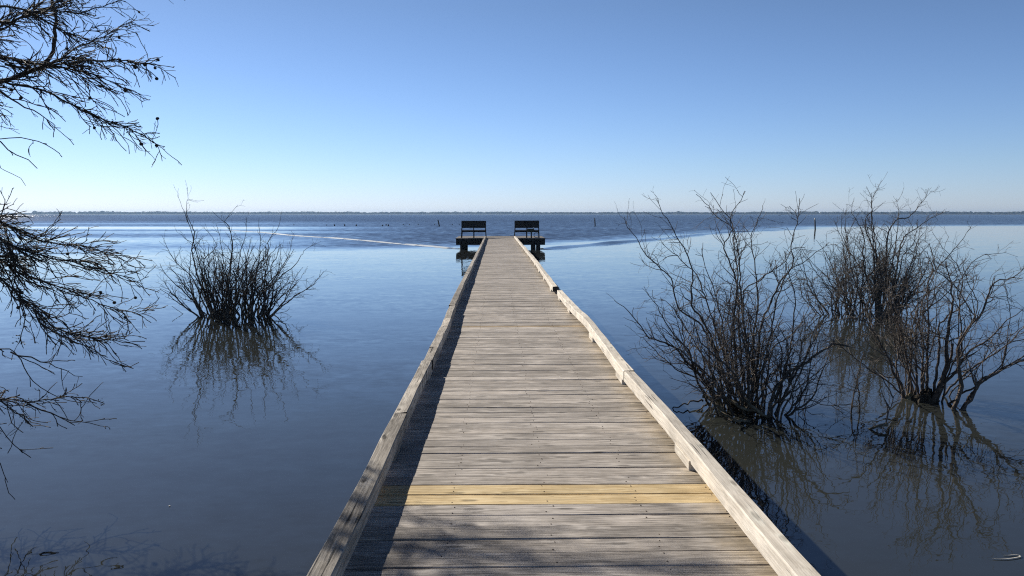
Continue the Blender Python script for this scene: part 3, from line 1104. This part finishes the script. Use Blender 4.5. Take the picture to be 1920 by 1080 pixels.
make_shrub('shrub', 'big dark leafless shrub standing in water beside the bleached right-hand kerb', on(1398, 766), A, M_BARK, M_TWIG, (7.2, 9.5, 10.0), 1.3, 'leafless shrubs in the lake', extra=extraA)

# --- C: shrub with few thick trunks at the right edge
Cc = []
def addC(pix, lean, r0, r1=0.003, t0=0.35):
    Cc.append((px_path(pix, lean), r0, r1, t0))
addC([(1693, 747), (1690, 720), (1675, 697), (1667, 675), (1655, 650), (1645, 630), (1630, 612), (1612, 598), (1592, 596)], -0.15, 0.027)
addC([(1694, 747), (1680, 700), (1683, 670), (1688, 640), (1686, 620), (1676, 598), (1665, 575), (1660, 540)], 0.2, 0.016)
addC([(1702, 746), (1703, 700), (1697, 660), (1690, 625), (1681, 600), (1672, 575), (1668, 535)], 0.1, 0.019)
addC([(1708, 746), (1708, 690), (1709, 650), (1712, 610), (1716, 596), (1717, 578), (1705, 548), (1698, 505)], 0.3, 0.018)
addC([(1716, 747), (1720, 690), (1716, 650), (1720, 600), (1722, 545), (1728, 505), (1722, 470)], -0.1, 0.018)
addC([(1728, 748), (1728, 700), (1733, 650), (1724, 610), (1730, 565), (1745, 520), (1752, 480)], 0.45, 0.017)
addC([(1737, 750), (1738, 690), (1739, 650), (1741, 610), (1741, 585), (1740, 557), (1741, 530), (1750, 505), (1738, 470)], 0.0, 0.024)
addC([(1750, 752), (1757, 690), (1761, 650), (1760, 615), (1770, 600), (1786, 585), (1804, 572), (1822, 545), (1826, 515)], 0.15, 0.024)
addC([(1748, 754), (1765, 720), (1775, 690), (1774, 660), (1777, 630), (1782, 600), (1786, 560), (1780, 520), (1772, 490)], -0.1, 0.042)
addC([(1755, 752), (1768, 718), (1778, 690), (1784, 664), (1787, 644)], 0.0, 0.03, 0.012, 0.9)
addC([(1756, 752), (1775, 715), (1793, 697), (1800, 683), (1812, 667), (1830, 650), (1850, 640), (1860, 630), (1878, 612), (1890, 600), (1905, 590), (1924, 576)], -0.25, 0.026)
addC([(1789, 767), (1797, 740), (1804, 722), (1797, 695), (1796, 670), (1797, 648), (1808, 630), (1820, 610), (1834, 596), (1841, 583), (1847, 567), (1854, 548), (1864, 530), (1900, 520), (1922, 498)], 0.0, 0.030)
addC([(1789, 766), (1802, 725), (1797, 690), (1797, 650), (1820, 610), (1832, 592), (1823, 585), (1808, 563), (1797, 544), (1786, 533), (1771, 520), (1756, 509), (1751, 489), (1742, 455)], 0.2, 0.014, 0.003, 0.55)
addC([(1790, 766), (1802, 725), (1797, 690), (1800, 648), (1825, 604), (1834, 567), (1825, 548), (1814, 528), (1806, 500)], -0.3, 0.013, 0.003, 0.6)
addC([(1790, 766), (1801, 720), (1798, 680), (1802, 640), (1800, 590), (1797, 544), (1804, 518), (1817, 500), (1827, 489), (1845, 480), (1888, 472)], 0.35, 0.014, 0.002, 0.55)
addC([(1791, 766), (1800, 720), (1799, 660), (1798, 580), (1804, 518), (1792, 495), (1778, 476), (1760, 454), (1748, 435)], 0.5, 0.012, 0.002, 0.6)
addC([(1806, 768), (1825, 740), (1840, 712), (1858, 705), (1880, 690), (1900, 682), (1930, 673)], -0.1, 0.032)
addC([(1807, 767), (1830, 728), (1858, 704), (1879, 690), (1882, 668), (1888, 648), (1897, 641), (1926, 637)], 0.1, 0.018, 0.004, 0.55)
addC([(1808, 767), (1830, 728), (1842, 705), (1842, 690), (1845, 670), (1846, 650)], 0.1, 0.012, 0.002, 0.55)
addC([(1808, 767), (1835, 720), (1872, 692), (1886, 660), (1890, 625), (1894, 590), (1890, 560), (1882, 525)], -0.2, 0.013, 0.002, 0.6)
cC = on(1728, 748)
for k in range(9):
    Cc.append((rand_stem(cC.x + 0.05, cC.y + 0.05, 0.20, 0.2, 1.1, 1.75, 0.35, tilt=(0.05, 0)), random.uniform(0.010, 0.016), 0.0025, 0.3))


for k in range(4):
    Cc.append((rand_stem(cC.x + 0.12, cC.y + 0.05, 0.16, 0.2, 1.3, 1.9, 0.5, tilt=(0.25, 0)), random.uniform(0.010, 0.016), 0.0025, 0.3))


def extraC(o, tw):
    c = on(1735, 752)
    mound(o, c.x, c.y, 0.20, 0.16, 0.16, M_MUCK, n=18, m=7)
    c = on(1706, 748)
    mound(o, c.x, c.y, 0.125, 0.10, 0.07, M_TAN_MAT, name='dry_wrack', n=18, m=7)


make_shrub('shrub', 'leafless shrub with few thick forking trunks, pale wrack round its foot, nearest the right edge', on(1728, 748), Cc, M_TRUNKC, M_TWIG, (8.5, 9.5, 9.5), 1.3, 'leafless shrubs in the lake', extra=extraC)

# --- B: shrub farther out, behind A and C
B = []
def addB(pix, lean, r0, r1=0.0028, t0=0.25):
    B.append((px_path(pix, lean), r0, r1, t0))
addB([(1648, 594), (1650, 560), (1652, 525), (1648, 495), (1640, 470), (1630, 450), (1622, 425), (1625, 405), (1640, 395), (1656, 380)], 0.2, 0.042)
addB([(1644, 594), (1640, 560), (1625, 520), (1618, 480), (1620, 450), (1610, 420), (1598, 400), (1597, 386)], -0.3, 0.032)
addB([(1652, 594), (1660, 540), (1662, 480), (1665, 440), (1675, 420), (1686, 410), (1705, 407), (1718, 392), (1735, 370), (1742, 352)], 0.1, 0.038)
addB([(1656, 594), (1675, 540), (1685, 480), (1695, 445), (1715, 430), (1740, 412), (1762, 402), (1772, 392)], 0.4, 0.034)
addB([(1646, 594), (1642, 540), (1637, 460), (1634, 420), (1634, 375), (1625, 350)], -0.2, 0.032)
addB([(1647, 594), (1646, 530), (1640, 450), (1634, 380), (1645, 355), (1654, 338)], 0.3, 0.028)
addB([(1660, 594), (1690, 545), (1710, 490), (1722, 450), (1738, 430)], 0.2, 0.028)
addB([(1650, 592), (1668, 520), (1680, 455), (1685, 400), (1680, 375)], 0.5, 0.026)
addB([(1590, 592), (1580, 545), (1560, 500), (1545, 470), (1530, 450)], 0.2, 0.024)
addB([(1595, 592), (1592, 530), (1585, 480), (1578, 450)], 0.4, 0.022)
addB([(1600, 592), (1608, 530), (1600, 480), (1610, 440)], -0.2, 0.024)
addB([(1575, 590), (1555, 545), (1530, 510), (1512, 485), (1500, 470)], -0.1, 0.020)
addB([(1612, 593), (1615, 540), (1622, 490), (1600, 450), (1590, 430)], 0.1, 0.022)
addB([(1668, 594), (1700, 560), (1730, 520), (1745, 480), (1760, 455)], -0.3, 0.024)
cB = on(1647, 592); cB2 = on(1590, 591)
for k in range(26):
    B.append((rand_stem(cB.x, cB.y, 0.38, 0.4, 1.5, 2.5, 0.42), random.uniform(0.014, 0.022), 0.004, 0.22))
for k in range(20):
    B.append((rand_stem(cB2.x, cB2.y, 0.42, 0.3, 0.9, 1.75, 0.65, tilt=(-0.1, 0)), random.uniform(0.012, 0.018), 0.004, 0.22))
cB3 = on(1690, 590)
for k in range(15):
    B.append((rand_stem(cB3.x, cB3.y, 0.38, 0.35, 1.0, 1.9, 0.6, tilt=(0.1, 0)), random.uniform(0.013, 0.02), 0.004, 0.2))
for k in range(8):
    B.append((rand_stem(cB2.x - 0.2, cB2.y, 0.3, 0.3, 1.0, 1.7, 0.7, tilt=(-0.25, 0)), random.uniform(0.012, 0.018), 0.003, 0.2))
make_shrub('shrub', 'tall dense leafless shrub standing farther out behind the other two on its side', on(1640, 592), B, M_BARK, M_TWIG, (6.6, 8.0, 8.0), 1.8, 'leafless shrubs in the lake', small=1.1)

# --- E: shrub alone on the left
E = []
def addE(pix, lean, r0, r1=0.0025, t0=0.2):
    E.append((px_path(pix, lean), r0, r1, t0))
addE([(392, 592), (380, 565), (360, 520), (338, 500), (322, 480), (310, 455), (303, 440)], -0.2, 0.022)
addE([(400, 594), (385, 550), (372, 520), (360, 470), (365, 440), (360, 425), (350, 400), (352, 372), (350, 352)], 0.1, 0.027)
addE([(402, 594), (388, 545), (370, 480), (358, 430), (348, 402), (340, 385), (333, 365)], 0.4, 0.022)
addE([(408, 594), (395, 545), (382, 492), (400, 470), (407, 460), (402, 450), (390, 435), (382, 424)], -0.3, 0.022)
addE([(425, 596), (425, 560), (428, 520), (435, 470), (433, 440), (425, 420), (412, 410), (398, 396)], 0.2, 0.028)
addE([(427, 596), (430, 530), (436, 470), (430, 425), (422, 415), (432, 400), (446, 384)], -0.2, 0.022)
addE([(418, 594), (417, 540), (418, 480), (412, 445), (405, 420)], 0.5, 0.022)
addE([(440, 594), (442, 540), (450, 480), (460, 440), (462, 410)], 0.1, 0.022)
addE([(470, 596), (478, 540), (483, 500), (500, 480), (503, 455), (508, 445), (520, 430), (526, 410), (529, 395)], 0.2, 0.027)
addE([(466, 594), (473, 540), (485, 490), (488, 450), (485, 425), (486, 410)], -0.3, 0.022)
addE([(475, 596), (490, 550), (515, 530), (530, 515), (550, 500), (562, 485), (570, 470), (582, 462), (592, 455)], -0.1, 0.026)
addE([(480, 594), (508, 581), (516, 570), (515, 557), (525, 545), (545, 528), (560, 525), (577, 503)], 0.2, 0.018)
addE([(484, 596), (500, 560), (520, 520), (535, 490), (545, 465), (552, 440)], 0.3, 0.020)
addE([(386, 590), (368, 575), (358, 545), (345, 520), (330, 515)], 0.3, 0.016)
addE([(440, 592), (448, 570), (430, 545), (445, 515), (470, 500)], 0.3, 0.016)
addE([(455, 594), (470, 560), (448, 520), (440, 500), (425, 480)], -0.3, 0.018)
cE1, cE2 = on(405, 592), on(478, 593)
for k in range(32):
    E.append((rand_stem(cE1.x, cE1.y, 0.27, 0.32, 0.9, 1.9, 0.46, tilt=(-0.08, 0)), random.uniform(0.016, 0.027), 0.004, 0.3))
for k in range(28):
    E.append((rand_stem(cE2.x, cE2.y, 0.25, 0.32, 0.8, 1.75, 0.46, tilt=(0.10, 0)), random.uniform(0.016, 0.027), 0.004, 0.3))
for k in range(18):
    E.append((rand_stem((cE1.x + cE2.x) / 2, cE1.y, 0.38, 0.3, 1.2, 2.05, 0.45), random.uniform(0.015, 0.024), 0.004, 0.3))
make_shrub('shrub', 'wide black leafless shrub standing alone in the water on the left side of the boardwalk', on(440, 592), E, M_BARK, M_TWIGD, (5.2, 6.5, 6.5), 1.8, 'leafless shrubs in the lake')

# --- D: slender two-stemmed sapling between A and C
D = [(px_path([(1596, 774), (1602, 736), (1605, 720), (1600, 700), (1595, 684)], 0.1), 0.013, 0.003, 0.4),
     (px_path([(1612, 774), (1610, 737), (1608, 718), (1612, 690), (1620, 660)], -0.1), 0.012, 0.003, 0.4),
     (px_path([(1597, 774), (1604, 730), (1620, 714), (1634, 707), (1648, 702)], 0.1), 0.008, 0.002, 0.4)]
make_shrub('sapling', 'slender leafless sapling with two close stems between two larger shrubs', on(1603, 774), D, M_TRUNKC, M_TWIG, (7, 7, 6), 0.9, small=0.62, b_len=(0.3, 0.6))

# --- broken branch lying at the surface, with dead shoots
bo = thing('broken_branch', on(1645, 799), 'broken bare branch with a pale snapped end lying at the water surface', 'branch')
tb = Tubes()
pts = resample([on(1622, 806, -0.02), on(1636, 802, 0.02), on(1650, 798, 0.05), on(1664, 795, 0.06)], 0.04, 0.003)
tb.add(pts, radii(len(pts), 0.010, 0.017), 7)
tb.build('limb', M_ROOT, bo)
tb = Tubes()
b0 = on(1661, 796, 0.05)
for tr_ in ([(1661, 796), (1667, 770), (1675, 745), (1682, 735)], [(1661, 796), (1664, 765), (1658, 748)], [(1668, 766), (1655, 738), (1651, 727)], [(1675, 746), (1660, 718), (1645, 700), (1635, 690)]):
    pts = resample([at(x, y, b0.y) for x, y in tr_], 0.05, 0.004)
    tb.add(pts, radii(len(pts), 0.009, 0.003), 5)
    for tp, trd in sprout(pts, radii(len(pts), 0.009, 0.003), 9, 0.3, 0.08, 0.25, 20, 50, UP, 0.14, 4, 0.6, 0.0012):
        tb.add(tp, trd, 4)
tb.build('twigs', M_TWIG, bo)

# --- small bent stick beside the left shrub
sb = thing('bent_stick', on(344, 590), 'small bent stick poking from the water beside the lone shrub', 'stick')
tb = Tubes()
p1 = on(345, 590, -0.02)
pts = resample([on(346, 592, -0.1), at(345, 589.5, p1.y), at(333, 582, p1.y), at(322, 574, p1.y)], 0.05, 0.003)
tb.add(pts, radii(len(pts), 0.009, 0.005), 5)
tb.build('shaft', M_BARK, sb)
for nm, xx, y0_, y1_, lab in (('reed', 1568, 765, 735, 'single thin reed standing in the water between shrub and sapling'),):
    b = on(xx, y0_)
    tb = Tubes()
    o = thing(nm, b, lab, 'reed')
    pts = resample([b + Vector((0, 0, -.15)), b, at(xx + 1, (y0_ + y1_) / 2, b.y), at(xx, y1_, b.y)], 0.06, 0.002)
    tb.add(pts, radii(len(pts), 0.0045, 0.0025), 5)
    tb.build('stem', M_TWIG, o)

# ------------------------------------------------------------------ bald cypress on the left (trunk outside the frame)
TX, TY = -7.4, 8.2
tree = thing('cypress_tree', (TX, TY, 0), 'bare cypress reaching in with drooping lichen-spotted branches and round cones', 'tree')
mb = MB()
prof = [(0.75, -0.8), (0.62, 0.0), (0.48, 0.35), (0.37, 0.9), (0.31, 1.8), (0.27, 3.5), (0.22, 6.0), (0.16, 8.5), (0.09, 11.0), (0.02, 13.0)]
vs, fs = [], []
n = 28
for j, (r, z) in enumerate(prof):
    fl = max(0.0, 1 - z / 2.0)
    for k in range(n):
        a = 2 * math.pi * k / n
        rr = r * (1 + 0.16 * fl * math.cos(7 * a + 0.4) + 0.03 * math.sin(3 * a + j) + random.uniform(-.02, .02))
        vs.append((TX + 0.05 * math.sin(z) + rr * math.cos(a), TY + rr * math.sin(a), z))
for j in range(len(prof) - 1):
    for k in range(n):
        k2 = (k + 1) % n
        fs.append((j * n + k, j * n + k2, (j + 1) * n + k2, (j + 1) * n + k))
mb.add(vs, fs)
mb.build('trunk', M_CBARK, tree, smooth=True)

DROOP = Vector((0.16, -0.05, -0.30))
CONES = []
LICH = []


def limb(pix, Y, lean, r0, r1, per_m=(12, 14, 9), t0=0.0, tlen=(0.22, 0.62), from_trunk=None, lich=(), cones=0.35, trop=DROOP, vis=0.0):
    pts = [at(x, y, Y + lean * (i / max(1, len(pix) - 1))) for i, (x, y) in enumerate(pix)]
    if from_trunk is not None:
        p0 = Vector((TX + 0.2, TY - 0.05, from_trunk))
        mid = p0.lerp(pts[0], 0.5) + Vector((0, 0, 0.15))
        nt0 = len(resample([p0, mid, pts[0]], 0.08))
        pts = [p0, mid] + pts
    pp = resample(pts, 0.07, 0.006)
    rad = radii(len(pp), r0 * (1.7 if from_trunk is not None else 1), r1)
    tb = Tubes(); tb.add(pp, rad, 8)
    br = tb.build('branch', M_CBARK, tree)
    tw = Tubes()
    # shoots only along the outer, free part
    start = 0
    if from_trunk is not None:
        start = int(len(pp) * 0.42)
    free, frad = pp[start:], rad[start:]
    for a, ar in sprout(free, frad, per_m[0], t0, tlen[0] * 1.1, tlen[1] * 1.15, 10, 44, trop * 1.15, 0.15, 7, 0.62, 0.0036, 0.80, 0.008):
        tw.add(a, ar, 5)
        if random.random() < cones * 0.5: CONES.append((a[-1], br))
        for b, brd in sprout(a, ar, per_m[1], 0.1, 0.08, 0.32, 14, 46, trop * 1.6, 0.16, 5, 0.78, 0.0030, 0.4, 0.006):
            tw.add(b, brd, 4)
            if random.random() < cones * 0.10: CONES.append((b[-1], br))
            for c, crd in sprout(b, brd, per_m[2], 0.1, 0.04, 0.13, 20, 55, trop, 0.14, 3, 0.8, 0.0022, 0.3, 0.0045):
                tw.add(c, crd, 3)
    tw.build('twigs', M_CTWIG, br)['kind'] = 'stuff'
    lb = MB()
    for (x, y, s_, cnt) in lich:                 # grey-green tufts of lichen on the bark
        # nearest point of the limb in the picture of the surveyor
        best = min(free, key=lambda p: (p - at(x, y, p.y)).length)
        for _ in range(cnt):
            k0 = min(range(len(free)), key=lambda i_: (free[i_] - best).length)
            q0 = free[max(0, min(len(free) - 1, k0 + int(random.gauss(0, 2.6 + 20 * s_))))]
            c = q0 + Vector((random.gauss(0, .02), random.gauss(0, .016), random.gauss(0, .011) - .004))
            for _ in range(5):
                p = c + Vector((random.gauss(0, .009), random.gauss(0, .009), random.gauss(0, .008)))
                d1 = rand_perp(Vector((0, 0, 1))) * random.uniform(.003, .009)
                d2 = Vector((random.gauss(0, .01), random.gauss(0, .01), random.choice((-1, 1)) * random.uniform(.004, .012)))
                lb.add([p - d1, p + d1, p + d2], [(0, 1, 2)])
    if lich:
        lb.build('lichen', M_LICHEN, br)['kind'] = 'stuff'
    return br


# upper group
limb([(-40, 160), (0, 152), (40, 142), (78, 125), (98, 95), (106, 40), (95, -10), (90, -50)], 6.6, 0.3, 0.021, 0.012, (5, 10, 8), from_trunk=2.6, tlen=(.2, .5))
limb([(-40, 55), (0, 42), (40, 32), (90, 15), (130, -10)], 6.4, 0.3, 0.018, 0.007, (30, 16, 10), from_trunk=3.1, lich=((45, 38, .05, 30),))
limb([(-30, 100), (0, 105), (40, 115), (85, 122), (150, 118), (200, 112), (240, 113), (285, 120)], 6.6, -0.2, 0.016, 0.004, (27, 16, 10), from_trunk=2.9, lich=((118, 100, .07, 60), (150, 108, .06, 45), (55, 112, .06, 40)), cones=0.8)
limb([(-30, 160), (20, 158), (80, 168), (120, 188), (170, 214), (210, 228), (250, 245), (296, 272)], 6.6, 0.1, 0.016, 0.004, (25, 15, 10), from_trunk=2.4, lich=((185, 216, .05, 60), (205, 225, .04, 35), (125, 185, .05, 25)), cones=0.9)
limb([(10, 120), (60, 128), (110, 112), (150, 85), (195, 70), (225, 50), (240, 50)], 7.8, 0.2, 0.013, 0.004, lich=((120, 105, .06, 45), (180, 75, .06, 35)), per_m=(18, 14, 9))
limb([(-60, -30), (60, -48), (150, -72), (215, -88), (262, -92)], 8.8, 0.2, 0.016, 0.004, from_trunk=4.4, lich=((150, -72, .07, 60), (220, -88, .06, 45)), per_m=(25, 15, 10))
limb([(-50, 75), (20, 40), (95, 20), (140, 25), (190, 12), (235, -4)], 8.1, 0.1, 0.014, 0.004, from_trunk=3.7, lich=((110, 22, .07, 50), (180, 14, .06, 35)), per_m=(18, 14, 9))
limb([(0, 12), (50, 20), (110, 55), (150, 70), (180, 80)], 6.3, 0.2, 0.010, 0.003, (22, 14, 9), tlen=(.2, .5))
limb([(60, 120), (110, 125), (160, 135), (200, 150), (235, 160)], 6.5, 0.2, 0.010, 0.003, (22, 14, 9), cones=0.8)
limb([(0, 170), (20, 185), (50, 200), (75, 215), (95, 235)], 6.3, 0.2, 0.008, 0.003, (9, 10, 8), tlen=(.15, .35), cones=0.6)
limb([(-40, 262), (0, 258), (55, 262), (85, 272), (112, 288)], 6.2, 0.1, 0.008, 0.003, (4, 6, 4), tlen=(.1, .22), from_trunk=1.9, cones=0.1)
limb([(-20, 255), (0, 265), (30, 292), (52, 302), (70, 316)], 6.3, 0.1, 0.006, 0.003, (3, 5, 3), tlen=(.08, .2), cones=0.5)
limb([(-30, 300), (0, 313), (25, 326), (40, 335), (48, 348)], 6.4, 0.1, 0.006, 0.002, (3, 5, 3), tlen=(.06, .15), from_trunk=1.7, cones=0.1)
# lower fan
FAN = Vector((0.22, -0.05, -0.16))
limb([(-40, 410), (0, 415), (30, 432), (90, 455), (150, 462), (200, 475), (240, 492)], 6.4, 0.2, 0.014, 0.003, (30, 16, 10), from_trunk=1.8, lich=((25, 432, .05, 40), (60, 448, .06, 50), (100, 457, .05, 40)), trop=FAN, cones=0.5)
limb([(-40, 440), (0, 450), (60, 475), (130, 490), (190, 505), (262, 530)], 6.2, 0.2, 0.013, 0.003, (30, 16, 10), from_trunk=1.7, lich=((50, 470, .06, 55), (95, 483, .06, 45)), trop=FAN, cones=0.4)
limb([(-40, 470), (0, 490), (60, 520), (130, 545), (200, 575), (258, 588)], 6.3, 0.1, 0.013, 0.003, (30, 16, 10), from_trunk=1.55, lich=((45, 512, .05, 45), (90, 532, .05, 35)), trop=FAN, cones=0.6)
limb([(-40, 490), (0, 520), (40, 560), (100, 610), (160, 630), (230, 640), (272, 640)], 6.1, 0.2, 0.013, 0.003, (28, 15, 9), from_trunk=1.4, lich=((35, 555, .04, 35), (85, 600, .06, 55), (120, 620, .06, 50)), trop=FAN, cones=0.5)
limb([(-10, 430), (20, 470), (30, 530), (45, 590), (38, 640)], 6.2, 0.1, 0.010, 0.003, (18, 14, 9), tlen=(.12, .3), lich=((30, 530, .04, 30), (42, 590, .04, 25)), cones=0.3)
limb([(60, 575), (90, 615), (160, 650), (200, 672), (235, 690)], 6.0, 0.1, 0.008, 0.002, (13, 12, 8), tlen=(.12, .3), trop=FAN, cones=0.2)
limb([(-40, 648), (0, 655), (30, 660), (48, 690), (60, 715), (110, 745)], 6.0, 0.1, 0.010, 0.003, (5, 7, 5), tlen=(.1, .3), from_trunk=1.0, cones=0.1)
limb([(20, 660), (60, 672), (90, 680), (125, 695), (155, 706)], 6.0, 0.1, 0.007, 0.002, (4, 6, 4), tlen=(.1, .25), cones=0.1)
limb([(-40, 752), (0, 750), (60, 752), (120, 745), (165, 747), (195, 756)], 5.9, 0.1, 0.010, 0.003, (22, 13, 8), tlen=(.12, .34), from_trunk=0.8, lich=((30, 752, .05, 30), (95, 750, .05, 20)), cones=0.1)
limb([(-60, 715), (-20, 738), (15, 762), (40, 782), (62, 800)], 5.9, 0.0, 0.008, 0.003, (20, 12, 7), tlen=(.1, .3), lich=((10, 760, .05, 30),), cones=0.1)
limb([(50, 757), (110, 780), (150, 790), (202, 800)], 5.9, 0.1, 0.007, 0.002, (10, 10, 6), tlen=(.1, .3), cones=0.1)
limb([(-30, 780), (0, 800), (25, 835), (58, 858)], 5.7, 0.1, 0.007, 0.003, (12, 11, 7), tlen=(.1, .25), from_trunk=0.75, cones=0.2)
limb([(-30, 830), (0, 868), (15, 905)], 5.5, 0.0, 0.005, 0.002, (5, 6, 4), tlen=(.06, .12), cones=0.0)
# boughs above the frame, shading the near deck
for zt, ex, ey, ez in ((4.3, -3.4, 8.4, 4.6), (5.2, -4.4, 9.2, 5.9), (6.4, -5.4, 9.8, 7.2), (4.8, -9.4, 6.0, 5.4), (6.0, -8.6, 11.0, 6.8), (7.6, -6.2, 7.0, 8.4), (8.8, -8.4, 8.8, 9.8)):
    p0 = Vector((TX + 0.1, TY, zt)); p1 = Vector((ex, ey, ez))
    pp = resample([p0, p0.lerp(p1, .5) + Vector((0, 0, .2)), p1], 0.12, 0.01)
    rad = radii(len(pp), 0.05, 0.006)
    tb = Tubes(); tb.add(pp, rad, 7); br = tb.build('branch', M_CBARK, tree)
    tw = Tubes()
    for a, ar in sprout(pp, rad, 7, 0.25, .3, .9, 20, 55, DROOP, .1, 6, .5, .003, .4, .009):
        tw.add(a, ar, 4)
        for b, brd in sprout(a, ar, 7, .1, .1, .3, 20, 50, DROOP, .12, 4, .7, .002, .3):
            tw.add(b, brd, 3)
    tw.build('twigs', M_CTWIG, br)

# cones: small round knobs at the shoot tips (one mesh, copied)
cm = MB()
prof = [(0.003, 0.016), (0.008, 0.0145), (0.0125, 0.008), (0.014, 0.0), (0.0125, -0.008), (0.008, -0.0135), (0.002, -0.016)]
cm.lathe(prof, 9, Matrix.Identity(4), jit=0.08)
random.shuffle(CONES)
first = None
for p, br in CONES[:84]:
    if first is None:
        me_src = cm.build('cone', M_CONE, br, smooth=True)
        me = me_src.data
        L = root_loc(br)
        for v_ in me.vertices:
            v_.co = v_.co + Vector(L)
        first = me_src
        o = first
    else:
        o = first.copy()
        COL.objects.link(o)
        o.parent = br
    L = root_loc(br)
    o.location = Vector(p) - Vector(L) + Vector((0, 0, -0.010))
    o.rotation_euler = (random.uniform(0, 3), random.uniform(0, 3), 0)
    k = random.uniform(0.75, 1.15)
    o.scale = (k, k, k)

# ------------------------------------------------------------------ bits floating on the water
fp = [on(x, y, 0.006) for x, y in ((1861, 1047), (1872, 1048), (1884, 1048), (1896, 1047), (1908, 1045), (1914, 1043), (1911, 1041), (1902, 1040), (1892, 1041), (1882, 1041))]
vs, fs = [], []
pts = resample(fp, 0.012)
n = len(pts)
for i, p in enumerate(pts):
    t = (pts[min(i + 1, n - 1)] - pts[max(i - 1, 0)]).normalized()
    s_ = Vector((-t.y, t.x, 0))
    wd = 0.005 * math.sin(math.pi * (i + 0.6) / (n + 0.4)) ** 0.6
    for a, b in ((-1, 0), (0, 0.0012), (1, 0), (0, -0.003)):
        q_ = p + s_ * (a * wd)
        vs.append((q_.x, q_.y, p.z + b))
for i in range(n - 1):
    for j in range(4):
        j2 = (j + 1) % 4
        fs.append((i * 4 + j, i * 4 + j2, (i + 1) * 4 + j2, (i + 1) * 4 + j))
mb = MB(); mb.add(vs, fs)
tag(mb.build('feather', M_FEATHER, smooth=True), 'pale curled feather floating on the dark water near the corner', 'feather')
p = on(318, 948.5, 0.004)
mb = MB()
mb.lathe([(0.003, -0.003), (0.0075, 0.0), (0.006, 0.0012), (0.002, 0.0016)], 9, Matrix.Translation(p), jit=0.2)
tag(mb.build('flake', M_FEATHER, smooth=True), 'tiny white flake floating alone on open water left of the boardwalk', 'flake')

# thin the list of parts a little: nothing else to do
